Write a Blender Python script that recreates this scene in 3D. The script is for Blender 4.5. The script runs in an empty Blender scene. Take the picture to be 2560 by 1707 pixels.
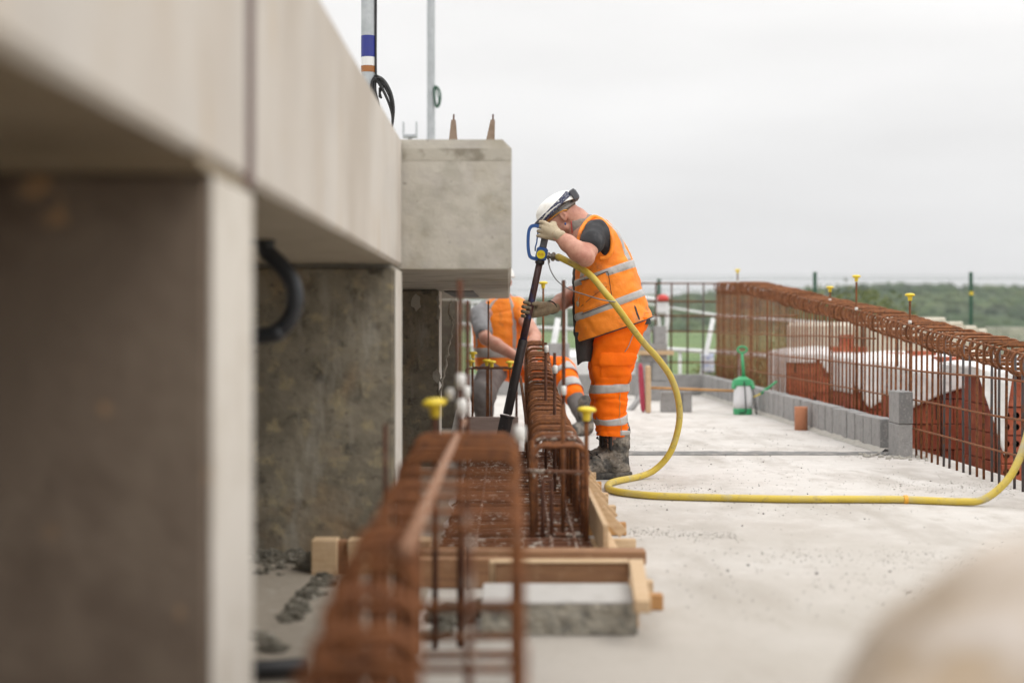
import bpy, bmesh, math, random
import numpy as np
from mathutils import Vector, Matrix, noise
random.seed(7)
R = math.radians
S = bpy.context.scene
COL = S.collection

# ------------------------------------------------------------------ camera
CAMZ, FPX, HX, HY = 0.87, 3556.0, 1270.0, 815.0
cam = bpy.data.cameras.new('camera'); camo = bpy.data.objects.new('camera', cam); COL.objects.link(camo)
camo.location = (0, 0, CAMZ); camo.rotation_euler = (R(90), 0, 0)
cam.lens = 50.0; cam.sensor_width = 36.0
cam.shift_x = 10.0 / 2560; cam.shift_y = -38.5 / 2560
cam.clip_start = 0.05; cam.clip_end = 6000
cam.dof.use_dof = True; cam.dof.focus_distance = 8.1; cam.dof.aperture_fstop = 1.4; cam.dof.aperture_blades = 0
S.camera = camo
S.cycles.use_denoising = True
S.cycles.max_bounces = 6; S.cycles.diffuse_bounces = 4; S.cycles.glossy_bounces = 3; S.cycles.transmission_bounces = 4
S.cycles.sample_clamp_indirect = 6.0

# ------------------------------------------------------------------ sky, sun, exposure
SUN_AZ, SUN_EL = R(-32), R(52)          # azimuth counted from +X towards +Y
w = bpy.data.worlds.new('World'); S.world = w; w.use_nodes = True
nt = w.node_tree; N, L = nt.nodes, nt.links
for n in list(N): N.remove(n)
out = N.new('ShaderNodeOutputWorld'); bg = N.new('ShaderNodeBackground'); L.new(bg.outputs[0], out.inputs[0])
tc = N.new('ShaderNodeTexCoord'); sep = N.new('ShaderNodeSeparateXYZ'); L.new(tc.outputs['Generated'], sep.inputs[0])
sky = N.new('ShaderNodeTexSky'); sky.sky_type = 'NISHITA'; sky.sun_disc = False
sky.sun_elevation = SUN_EL; sky.sun_rotation = R(90) - SUN_AZ; sky.dust_density = 4
hsv = N.new('ShaderNodeHueSaturation'); hsv.inputs['Saturation'].default_value = 0.25; L.new(sky.outputs[0], hsv.inputs['Color'])
# overcast layer: brighter towards the zenith, mottled with soft cloud
def m(op, a=None, b=None, clamp=False):
    n = N.new('ShaderNodeMath'); n.operation = op; n.use_clamp = clamp
    for i, v in enumerate((a, b)):
        if v is None: continue
        if isinstance(v, (int, float)): n.inputs[i].default_value = v
        else: L.new(v, n.inputs[i])
    return n.outputs[0]
zc = m('MAXIMUM', sep.outputs['Z'], 0.0)
grad = m('ADD', m('MULTIPLY', m('POWER', zc, 1.25), 15.5), 8.3)
mp = N.new('ShaderNodeMapping'); mp.inputs['Scale'].default_value = (1.2, 1.2, 5.0); L.new(tc.outputs['Generated'], mp.inputs[0])
nz = N.new('ShaderNodeTexNoise'); nz.inputs['Scale'].default_value = 2.2; nz.inputs['Detail'].default_value = 4; nz.inputs['Roughness'].default_value = 0.45
L.new(mp.outputs[0], nz.inputs['Vector'])
cl = m('ADD', m('MULTIPLY', nz.outputs['Fac'], 0.5), 0.75)
lum = m('MULTIPLY', grad, cl)
ramp = N.new('ShaderNodeMix'); ramp.data_type = 'RGBA'
ramp.inputs[6].default_value = (0.995, 0.995, 1.0, 1); ramp.inputs[7].default_value = (1.0, 0.99, 0.98, 1)
L.new(m('MULTIPLY', zc, 5.0, True), ramp.inputs[0])
vm = N.new('ShaderNodeVectorMath'); vm.operation = 'SCALE'; L.new(ramp.outputs[2], vm.inputs[0]); L.new(lum, vm.inputs['Scale'])
mix = N.new('ShaderNodeMix'); mix.data_type = 'RGBA'; mix.inputs[0].default_value = 0.94
L.new(hsv.outputs[0], mix.inputs[6]); L.new(vm.outputs[0], mix.inputs[7])
L.new(mix.outputs[2], bg.inputs[0]); bg.inputs[1].default_value = 0.10

sun = bpy.data.lights.new('sun', 'SUN'); suno = bpy.data.objects.new('sun', sun); COL.objects.link(suno)
sun.energy = 0.9; sun.angle = R(25); sun.color = (1.0, 0.95, 0.88)
sd = Vector((math.cos(SUN_EL) * math.cos(SUN_AZ), math.cos(SUN_EL) * math.sin(SUN_AZ), math.sin(SUN_EL)))
suno.rotation_euler = sd.to_track_quat('Z', 'Y').to_euler(); suno.location = (8, -4, 12)
S.view_settings.view_transform = 'Standard'; S.view_settings.look = 'None'
S.view_settings.exposure = 0.0; S.view_settings.gamma = 1.0

def at(x, y, Y):
    """world point at depth Y metres that the photograph shows at pixel x, y"""
    return Vector(((x - HX) * Y / FPX, Y, CAMZ - (y - HY) * Y / FPX))

# ------------------------------------------------------------------ materials
def mat(name, base, rough=0.8, layers=(), bump=None, metallic=0.0, spec=0.5, coat=0.0, trans=0.0, stretch=None):
    """layers: (scale, detail, lo, hi, colour[, stretch xyz]) noise masks mixed over the base colour, in metres"""
    mt = bpy.data.materials.new(name); mt.use_nodes = True
    nt = mt.node_tree; N, L = nt.nodes, nt.links
    b = N['Principled BSDF']
    b.inputs['Roughness'].default_value = rough; b.inputs['Metallic'].default_value = metallic
    b.inputs['Specular IOR Level'].default_value = spec
    if coat: b.inputs['Coat Weight'].default_value = coat
    if trans: b.inputs['Transmission Weight'].default_value = trans
    b.inputs['Base Color'].default_value = (*base, 1)
    if not layers and not bump: return mt
    geo = N.new('ShaderNodeTexCoord')
    pos = geo.outputs['Object']
    prev = None
    for ly in layers:
        sc, det, lo, hi, colr = ly[:5]
        src = pos
        if len(ly) > 5:
            mp = N.new('ShaderNodeMapping'); mp.inputs['Scale'].default_value = ly[5]; L.new(pos, mp.inputs[0]); src = mp.outputs[0]
        n = N.new('ShaderNodeTexNoise'); n.inputs['Scale'].default_value = sc; n.inputs['Detail'].default_value = det
        n.inputs['Roughness'].default_value = 0.6; L.new(src, n.inputs['Vector'])
        r = N.new('ShaderNodeMapRange'); r.inputs['From Min'].default_value = lo; r.inputs['From Max'].default_value = hi
        L.new(n.outputs['Fac'], r.inputs['Value'])
        mx = N.new('ShaderNodeMix'); mx.data_type = 'RGBA'
        L.new(r.outputs[0], mx.inputs[0])
        if prev is None: mx.inputs[6].default_value = (*base, 1)
        else: L.new(prev, mx.inputs[6])
        mx.inputs[7].default_value = (*colr, 1)
        prev = mx.outputs[2]
    if prev is not None: L.new(prev, b.inputs['Base Color'])
    if bump:
        n = N.new('ShaderNodeTexNoise'); n.inputs['Scale'].default_value = bump[0]; n.inputs['Detail'].default_value = 5; L.new(pos, n.inputs['Vector'])
        bp = N.new('ShaderNodeBump'); bp.inputs['Strength'].default_value = bump[1]; bp.inputs['Distance'].default_value = bump[2] if len(bump) > 2 else 0.01
        L.new(n.outputs['Fac'], bp.inputs['Height']); L.new(bp.outputs[0], b.inputs['Normal'])
    return mt

M = {}
M['slab'] = mat('pale_slab_concrete', (0.56, 0.535, 0.505), 0.9,
    [(0.9, 5, 0.45, 0.75, (0.46, 0.42, 0.38)), (2.6, 6, 0.52, 0.75, (0.40, 0.365, 0.33), (1.0, 0.7, 1)), (7, 4, 0.5, 0.8, (0.63, 0.60, 0.57)),
     (60, 3, 0.66, 0.78, (0.36, 0.33, 0.30)), (1.5, 6, 0.53, 0.66, (0.40, 0.37, 0.335), (1.3, 0.45, 1)), (6, 6, 0.56, 0.70, (0.43, 0.40, 0.365), (1.1, 0.5, 1)), (160, 2, 0.66, 0.72, (0.30, 0.28, 0.25))], (35, 0.35, 0.01))
_nt = M['slab'].node_tree; _n, _l = _nt.nodes, _nt.links          # lens darkening towards the camera painted into the colour, with a ragged edge
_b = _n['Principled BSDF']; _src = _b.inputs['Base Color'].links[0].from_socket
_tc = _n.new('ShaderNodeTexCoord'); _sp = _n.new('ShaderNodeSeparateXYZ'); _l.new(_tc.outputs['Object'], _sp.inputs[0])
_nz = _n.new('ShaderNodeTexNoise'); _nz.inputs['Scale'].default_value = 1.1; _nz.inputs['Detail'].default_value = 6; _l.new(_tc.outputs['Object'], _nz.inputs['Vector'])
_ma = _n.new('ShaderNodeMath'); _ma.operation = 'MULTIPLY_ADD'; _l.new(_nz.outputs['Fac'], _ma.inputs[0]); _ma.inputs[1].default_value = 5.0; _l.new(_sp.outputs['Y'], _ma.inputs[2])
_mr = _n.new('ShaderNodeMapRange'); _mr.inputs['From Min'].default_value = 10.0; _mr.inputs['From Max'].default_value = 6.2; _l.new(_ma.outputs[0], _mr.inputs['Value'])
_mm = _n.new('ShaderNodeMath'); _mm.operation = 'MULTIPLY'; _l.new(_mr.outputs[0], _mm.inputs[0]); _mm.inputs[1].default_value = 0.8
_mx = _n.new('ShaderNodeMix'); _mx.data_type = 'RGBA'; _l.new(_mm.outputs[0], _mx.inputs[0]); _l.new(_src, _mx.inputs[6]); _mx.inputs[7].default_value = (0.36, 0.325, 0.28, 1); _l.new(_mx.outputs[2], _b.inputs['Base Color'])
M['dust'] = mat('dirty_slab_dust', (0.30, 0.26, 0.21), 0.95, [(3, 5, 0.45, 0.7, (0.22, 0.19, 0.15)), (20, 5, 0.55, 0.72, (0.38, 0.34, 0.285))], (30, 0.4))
M['joint'] = mat('grey_joint_mortar', (0.17, 0.17, 0.165), 0.95, [(14, 4, 0.45, 0.7, (0.30, 0.28, 0.26))], (40, 0.6))
M['fascia'] = mat('cream_precast_concrete', (0.585, 0.543, 0.492), 0.85,
    [(2.0, 5, 0.42, 0.75, (0.53, 0.475, 0.415), (1.6, 1.6, 0.5)), (1.3, 4, 0.48, 0.75, (0.50, 0.47, 0.435)), (5, 4, 0.56, 0.78, (0.50, 0.395, 0.275), (1.5, 2.0, 0.5)), (40, 3, 0.68, 0.74, (0.36, 0.32, 0.27)), (1.1, 5, 0.50, 0.66, (0.47, 0.415, 0.355), (1, 1, 0.7))], (60, 0.12))
M['soffit'] = mat('shade_darkened_soffit', (0.27, 0.215, 0.145), 0.92, [(4, 5, 0.45, 0.7, (0.20, 0.155, 0.10)), (12, 4, 0.55, 0.75, (0.32, 0.27, 0.20))], (40, 0.3))  # shade under the first beam painted in as a darker concrete
M['soffitpale'] = mat('half_shaded_soffit', (0.42, 0.375, 0.30), 0.92, [(4, 5, 0.45, 0.7, (0.34, 0.295, 0.22)), (12, 4, 0.55, 0.75, (0.47, 0.43, 0.36))], (40, 0.3))  # weaker underside shade painted into the second beam
M['beamend'] = mat('grey_precast_concrete', (0.50, 0.47, 0.41), 0.9,
    [(5, 6, 0.45, 0.68, (0.30, 0.28, 0.23)), (9, 5, 0.5, 0.72, (0.44, 0.41, 0.37)), (2.2, 4, 0.55, 0.75, (0.33, 0.285, 0.20)), (45, 3, 0.68, 0.75, (0.14, 0.12, 0.10))], (40, 0.35))
M['stain'] = mat('dark_stained_concrete', (0.43, 0.40, 0.34), 0.9, [(9, 5, 0.46, 0.62, (0.24, 0.215, 0.17))], (40, 0.3))
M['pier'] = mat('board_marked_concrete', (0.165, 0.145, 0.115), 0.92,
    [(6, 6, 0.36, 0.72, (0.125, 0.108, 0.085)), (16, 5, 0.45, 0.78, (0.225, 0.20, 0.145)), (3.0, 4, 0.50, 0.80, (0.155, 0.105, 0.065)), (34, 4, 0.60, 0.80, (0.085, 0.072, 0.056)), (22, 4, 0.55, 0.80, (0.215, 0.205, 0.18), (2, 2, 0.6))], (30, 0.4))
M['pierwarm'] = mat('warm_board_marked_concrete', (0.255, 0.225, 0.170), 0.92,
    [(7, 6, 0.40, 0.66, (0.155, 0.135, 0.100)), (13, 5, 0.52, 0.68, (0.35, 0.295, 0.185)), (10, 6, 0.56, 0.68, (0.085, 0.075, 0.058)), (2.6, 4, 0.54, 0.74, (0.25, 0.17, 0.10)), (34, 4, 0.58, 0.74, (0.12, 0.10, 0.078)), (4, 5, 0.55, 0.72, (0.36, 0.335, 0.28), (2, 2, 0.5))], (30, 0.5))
M['piershade'] = mat('shaded_stained_concrete', (0.185, 0.142, 0.108), 0.92,  # shade on the nearest pier painted into the browns, among stains
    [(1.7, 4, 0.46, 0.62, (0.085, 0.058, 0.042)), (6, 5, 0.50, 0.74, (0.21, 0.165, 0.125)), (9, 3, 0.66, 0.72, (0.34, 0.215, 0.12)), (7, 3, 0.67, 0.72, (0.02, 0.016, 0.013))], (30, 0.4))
M['pierside'] = mat('skylit_pier_edge', (0.64, 0.60, 0.54), 0.85, [(9, 5, 0.5, 0.75, (0.52, 0.47, 0.40))], (40, 0.15))  # open sky light painted into the side, paler than the pier fronts
M['sealant'] = mat('brown_joint_sealant', (0.10, 0.055, 0.05), 0.7, [(20, 3, 0.4, 0.7, (0.16, 0.09, 0.075))])
M['rubber'] = mat('black_rubber', (0.014, 0.014, 0.016), 0.5, [(20, 3, 0.5, 0.8, (0.03, 0.03, 0.03))])
M['hosegrey'] = mat('dusty_black_hose', (0.024, 0.027, 0.033), 0.36, [(10, 4, 0.45, 0.75, (0.05, 0.055, 0.062))])
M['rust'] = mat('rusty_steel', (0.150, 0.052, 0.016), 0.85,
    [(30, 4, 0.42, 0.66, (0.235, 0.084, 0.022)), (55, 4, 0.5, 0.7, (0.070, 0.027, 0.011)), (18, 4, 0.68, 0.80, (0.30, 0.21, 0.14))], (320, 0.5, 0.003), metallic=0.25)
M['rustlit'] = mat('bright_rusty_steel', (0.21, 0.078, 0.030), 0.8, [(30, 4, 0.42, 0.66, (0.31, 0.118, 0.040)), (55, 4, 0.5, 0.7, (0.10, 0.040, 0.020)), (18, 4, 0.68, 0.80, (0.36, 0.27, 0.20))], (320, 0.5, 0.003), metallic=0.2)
M['palebar'] = mat('dusty_pale_bar', (0.36, 0.20, 0.125), 0.85, [(24, 4, 0.5, 0.7, (0.27, 0.125, 0.07))])
M['rustdark'] = mat('dark_rusty_steel', (0.075, 0.026, 0.013), 0.78,
    [(40, 4, 0.45, 0.66, (0.14, 0.045, 0.015)), (25, 4, 0.62, 0.76, (0.23, 0.17, 0.13))], (320, 0.5, 0.003), metallic=0.25)
M['steel'] = mat('mill_scale_steel', (0.085, 0.075, 0.075), 0.5, [(25, 4, 0.5, 0.72, (0.17, 0.065, 0.025))], (320, 0.4, 0.003), metallic=0.4)
M['mortarbar'] = mat('mortar_splashed_rebar', (0.12, 0.042, 0.016), 0.8, [(38, 4, 0.53, 0.62, (0.46, 0.40, 0.34))], (200, 0.4, 0.003))
M['yellowcap'] = mat('yellow_plastic', (0.83, 0.62, 0.035), 0.45, [(30, 3, 0.5, 0.8, (0.70, 0.50, 0.06))])
M['whiteplastic'] = mat('white_plastic', (0.75, 0.74, 0.71), 0.5, [(25, 3, 0.5, 0.8, (0.60, 0.56, 0.50))])
M['timber'] = mat('pale_sawn_timber', (0.56, 0.40, 0.245), 0.8, [(9, 5, 0.42, 0.7, (0.46, 0.305, 0.165), (0.6, 7, 7)), (24, 4, 0.6, 0.75, (0.40, 0.26, 0.15))], (60, 0.2))
M['timberdark'] = mat('brown_weathered_timber', (0.30, 0.155, 0.075), 0.8, [(9, 5, 0.42, 0.7, (0.22, 0.11, 0.055), (0.6, 7, 7)), (18, 4, 0.55, 0.75, (0.38, 0.22, 0.12))], (60, 0.2))
M['timberpink'] = mat('pinkish_plywood', (0.33, 0.25, 0.22), 0.8, [(8, 4, 0.45, 0.7, (0.26, 0.19, 0.165), (0.6, 5, 5))], (60, 0.2))
M['timbergrey'] = mat('grey_brown_timber', (0.26, 0.19, 0.14), 0.85, [(20, 4, 0.45, 0.7, (0.17, 0.115, 0.08))])
M['timberorange'] = mat('orange_timber', (0.50, 0.27, 0.10), 0.8, [(12, 5, 0.45, 0.7, (0.38, 0.19, 0.07))], (60, 0.2))
M['block'] = mat('grey_concrete_block', (0.31, 0.305, 0.30), 0.95, [(16, 6, 0.45, 0.7, (0.24, 0.235, 0.23)), (90, 3, 0.55, 0.72, (0.40, 0.39, 0.38))], (120, 0.5))
M['blockend'] = mat('dark_block_end', (0.20, 0.20, 0.20), 0.95, [(60, 4, 0.5, 0.7, (0.32, 0.31, 0.30))], (120, 0.7))
M['mortar'] = mat('grey_mortar', (0.42, 0.40, 0.36), 0.95, [(20, 4, 0.5, 0.7, (0.32, 0.30, 0.26))], (50, 0.8))
M['brick'] = mat('red_clay', (0.40, 0.095, 0.045), 0.85, [(5, 5, 0.45, 0.66, (0.27, 0.055, 0.03)), (14, 4, 0.54, 0.72, (0.50, 0.165, 0.085))], (60, 0.3))
M['hole'] = mat('dark_hole', (0.012, 0.008, 0.008), 0.9)
M['wrap'] = mat('white_plastic_wrap', (0.80, 0.80, 0.79), 0.38, [(4, 4, 0.5, 0.75, (0.68, 0.67, 0.66))], (18, 0.5, 0.02))
M['cream'] = mat('cream_wrap', (0.62, 0.57, 0.47), 0.6, [(3, 4, 0.5, 0.75, (0.52, 0.47, 0.37))], (14, 0.4, 0.02))
M['terracotta'] = mat('terracotta', (0.55, 0.235, 0.125), 0.75, [(16, 4, 0.5, 0.75, (0.46, 0.19, 0.10))], (60, 0.2))
M['greenplastic'] = mat('green_plastic', (0.045, 0.36, 0.145), 0.4, [(20, 3, 0.5, 0.8, (0.07, 0.30, 0.14))])
M['tank'] = mat('translucent_white_tank', (0.74, 0.75, 0.77), 0.4, [(9, 3, 0.5, 0.8, (0.62, 0.64, 0.67))])
M['greensteel'] = mat('green_coated_steel', (0.022, 0.095, 0.055), 0.45, [(8, 3, 0.5, 0.8, (0.03, 0.075, 0.05))])
M['whitesteel'] = mat('white_painted_steel', (0.72, 0.73, 0.73), 0.45, [(8, 4, 0.55, 0.75, (0.56, 0.57, 0.57))])
M['galv'] = mat('galvanised_steel', (0.47, 0.50, 0.52), 0.45, [(14, 5, 0.45, 0.7, (0.38, 0.41, 0.43))], metallic=0.35)
M['bluepaint'] = mat('navy_paint', (0.022, 0.032, 0.23), 0.4, [(30, 3, 0.5, 0.8, (0.03, 0.04, 0.18))])
M['brownband'] = mat('brown_tape', (0.33, 0.125, 0.03), 0.5, [(30, 3, 0.5, 0.8, (0.24, 0.09, 0.03))])
M['redplastic'] = mat('red_plastic', (0.55, 0.045, 0.035), 0.4, [(30, 3, 0.5, 0.8, (0.42, 0.04, 0.03))])
M['bristle'] = mat('red_bristles', (0.42, 0.045, 0.085), 0.8, [(60, 3, 0.45, 0.7, (0.28, 0.03, 0.05), (1, 1, 0.2))], (150, 0.6))
M['paper'] = mat('printed_sheet', (0.72, 0.74, 0.80), 0.6, [(14, 3, 0.52, 0.6, (0.35, 0.42, 0.68), (1, 1, 2))])
M['earth'] = mat('bare_earth', (0.25, 0.205, 0.155), 0.95, [(1.2, 5, 0.45, 0.7, (0.18, 0.15, 0.10)), (4, 5, 0.55, 0.7, (0.13, 0.16, 0.06))], (8, 0.6, 0.05))
M['grass'] = mat('meadow_grass', (0.115, 0.185, 0.045), 0.9, [(0.35, 5, 0.45, 0.7, (0.165, 0.20, 0.07), (0.3, 1, 1)), (0.05, 4, 0.48, 0.7, (0.085, 0.15, 0.04))], (3, 0.6, 0.1))
M['wood'] = mat('woodland_canopy', (0.048, 0.080, 0.030), 0.95, [(0.05, 4, 0.45, 0.62, (0.100, 0.130, 0.045)), (0.03, 3, 0.5, 0.66, (0.035, 0.050, 0.026))], spec=0.1)
M['leaf'] = mat('bush_leaves', (0.13, 0.155, 0.045), 0.8, [(5, 4, 0.45, 0.7, (0.19, 0.18, 0.06))])
M['stem'] = mat('brown_stem', (0.11, 0.075, 0.045), 0.9)
M['rubble'] = mat('grey_rubble', (0.15, 0.135, 0.105), 0.95, [(14, 5, 0.45, 0.7, (0.06, 0.054, 0.042)), (26, 4, 0.58, 0.70, (0.36, 0.33, 0.28))], (40, 0.7))
M['crumb'] = mat('pale_mortar_crumb', (0.36, 0.335, 0.30), 0.95, [(60, 3, 0.45, 0.65, (0.25, 0.23, 0.205))])
M['grit'] = mat('dark_grit', (0.10, 0.095, 0.09), 0.95)
M['boulder'] = mat('buff_stone', (0.50, 0.44, 0.385), 0.9, [(3.2, 4, 0.46, 0.62, (0.40, 0.31, 0.22), (0.5, 1, 2.6)), (9, 4, 0.55, 0.75, (0.55, 0.50, 0.46))], (25, 0.4))
M['slabblock'] = mat('rough_slab_face', (0.31, 0.285, 0.235), 0.95, [(26, 5, 0.46, 0.62, (0.19, 0.18, 0.155)), (50, 4, 0.56, 0.70, (0.46, 0.42, 0.34))], (60, 0.6))
M['slabtop'] = mat('pale_slab_top', (0.45, 0.43, 0.405), 0.9, [(8, 4, 0.5, 0.75, (0.36, 0.34, 0.315))], (60, 0.2))
# the workers
M['skin'] = mat('ruddy_skin', (0.56, 0.29, 0.205), 0.5, [(14, 4, 0.42, 0.68, (0.43, 0.175, 0.12)), (60, 3, 0.58, 0.72, (0.42, 0.19, 0.135))], (180, 0.08, 0.003))
M['hair'] = mat('cropped_hair', (0.13, 0.085, 0.055), 0.8, [(200, 2, 0.45, 0.7, (0.22, 0.155, 0.11))], (300, 0.4, 0.003))
M['lip'] = mat('lip', (0.40, 0.15, 0.12), 0.5)
M['eye'] = mat('eye_white', (0.7, 0.68, 0.64), 0.2)
M['vest'] = mat('orange_hi_vis_vest', (0.98, 0.275, 0.014), 0.62, [(5, 5, 0.48, 0.72, (0.90, 0.215, 0.012)), (11, 6, 0.56, 0.74, (0.52, 0.15, 0.035)), (6, 6, 0.60, 0.74, (0.42, 0.20, 0.09))], (22, 0.35, 0.02))
M['trouser'] = mat('orange_hi_vis_trousers', (1.0, 0.175, 0.002), 0.75, [(5, 5, 0.5, 0.75, (0.96, 0.14, 0.002))], (16, 0.35, 0.02), spec=0.2)
M['band'] = mat('reflective_tape', (0.43, 0.415, 0.40), 0.38, [(16, 5, 0.5, 0.75, (0.33, 0.31, 0.29)), (40, 4, 0.62, 0.75, (0.22, 0.19, 0.17))], (60, 0.2, 0.004), spec=0.7)
M['tee'] = mat('charcoal_tshirt', (0.028, 0.028, 0.031), 0.85, [(13, 5, 0.55, 0.75, (0.095, 0.095, 0.10), (1, 1, 0.5))], (30, 0.4, 0.01))
M['lining'] = mat('dark_grey_lining', (0.055, 0.047, 0.045), 0.8, [(12, 4, 0.5, 0.75, (0.085, 0.075, 0.07))], (60, 0.3))
M['zip'] = mat('black_trim', (0.018, 0.018, 0.02), 0.6, [(30, 3, 0.55, 0.75, (0.06, 0.055, 0.05))])
M['snood'] = mat('grey_brown_neck_warmer', (0.27, 0.235, 0.205), 0.9, [(22, 4, 0.5, 0.72, (0.18, 0.155, 0.13), (1, 1, 0.4))], (50, 0.4))
M['glove'] = mat('tan_leather_glove', (0.47, 0.385, 0.265), 0.75, [(26, 4, 0.45, 0.7, (0.36, 0.285, 0.185)), (80, 4, 0.62, 0.72, (0.12, 0.095, 0.07))], (110, 0.4, 0.004))
M['glovedirty'] = mat('dirty_tan_glove', (0.30, 0.24, 0.155), 0.8, [(26, 4, 0.45, 0.7, (0.20, 0.155, 0.10)), (80, 4, 0.58, 0.72, (0.08, 0.06, 0.045))], (110, 0.4, 0.004))
M['helmet'] = mat('white_helmet_plastic', (0.78, 0.765, 0.725), 0.32, [(14, 4, 0.55, 0.75, (0.64, 0.60, 0.54))])
M['strap'] = mat('navy_patterned_strap', (0.018, 0.022, 0.062), 0.7, [(120, 2, 0.58, 0.62, (0.55, 0.55, 0.56))])
M['goggle'] = mat('grey_goggle_rubber', (0.085, 0.088, 0.10), 0.5, [(20, 3, 0.5, 0.8, (0.14, 0.14, 0.155))])
M['harness'] = mat('grey_harness_webbing', (0.30, 0.29, 0.28), 0.7, [(40, 3, 0.5, 0.7, (0.18, 0.17, 0.165))])
M['orangeplastic'] = mat('orange_spectacle_arm', (0.80, 0.33, 0.02), 0.35)
M['boot'] = mat('dusty_black_boot', (0.065, 0.06, 0.054), 0.8, [(9, 6, 0.45, 0.62, (0.27, 0.235, 0.195), (1, 1, 1.6)), (30, 5, 0.52, 0.7, (0.035, 0.033, 0.032))], (45, 0.7, 0.01))
M['sole'] = mat('dark_rubber_sole', (0.05, 0.047, 0.044), 0.85, [(18, 4, 0.45, 0.7, (0.19, 0.17, 0.145))], (60, 0.6))
M['lace'] = mat('black_laces', (0.012, 0.012, 0.013), 0.8)
M['greysleeve'] = mat('grey_jersey', (0.24, 0.24, 0.25), 0.85, [(14, 4, 0.5, 0.75, (0.17, 0.17, 0.175))], (40, 0.3))
M['greytrouser'] = mat('dusty_grey_work_trousers', (0.14, 0.125, 0.12), 0.9, [(8, 4, 0.5, 0.75, (0.22, 0.20, 0.19))], (40, 0.3))
# the tool and hose
M['hose'] = mat('yellow_air_hose', (0.58, 0.43, 0.055), 0.5, [(9, 5, 0.45, 0.72, (0.50, 0.40, 0.14)), (30, 5, 0.56, 0.72, (0.33, 0.25, 0.09)), (6, 4, 0.60, 0.70, (0.42, 0.37, 0.22))], (90, 0.2, 0.004))
M['orangeclip'] = mat('orange_clip', (0.72, 0.36, 0.03), 0.5)
M['poker'] = mat('worn_painted_tube', (0.070, 0.036, 0.034), 0.42, [(7, 4, 0.55, 0.62, (0.030, 0.05, 0.17), (1, 1, 0.6)), (22, 5, 0.60, 0.66, (0.30, 0.27, 0.26), (1, 1, 0.5)), (12, 4, 0.50, 0.64, (0.115, 0.036, 0.034))], (60, 0.3, 0.004), metallic=0.3)
M['darktube'] = mat('dark_greasy_steel', (0.040, 0.033, 0.033), 0.4, [(14, 5, 0.5, 0.7, (0.085, 0.07, 0.068), (1, 1, 0.3)), (40, 4, 0.66, 0.75, (0.24, 0.22, 0.21))], (60, 0.4, 0.004), metallic=0.4)
M['bluemetal'] = mat('scuffed_blue_paint', (0.020, 0.085, 0.29), 0.42, [(22, 5, 0.55, 0.68, (0.045, 0.05, 0.075)), (40, 4, 0.65, 0.75, (0.25, 0.25, 0.27))], (60, 0.3, 0.004))
M['sticker'] = mat('yellow_sticker', (0.80, 0.66, 0.0), 0.5, [(40, 3, 0.55, 0.75, (0.66, 0.52, 0.02))])
M['redink'] = mat('red_ink', (0.48, 0.05, 0.02), 0.6)
M['fitting'] = mat('worn_steel_fitting', (0.30, 0.275, 0.245), 0.38, [(35, 4, 0.45, 0.7, (0.13, 0.105, 0.085))], (90, 0.5, 0.004), metallic=0.75)
M['cable'] = mat('steel_cable', (0.27, 0.265, 0.26), 0.4, metallic=0.6)

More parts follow.
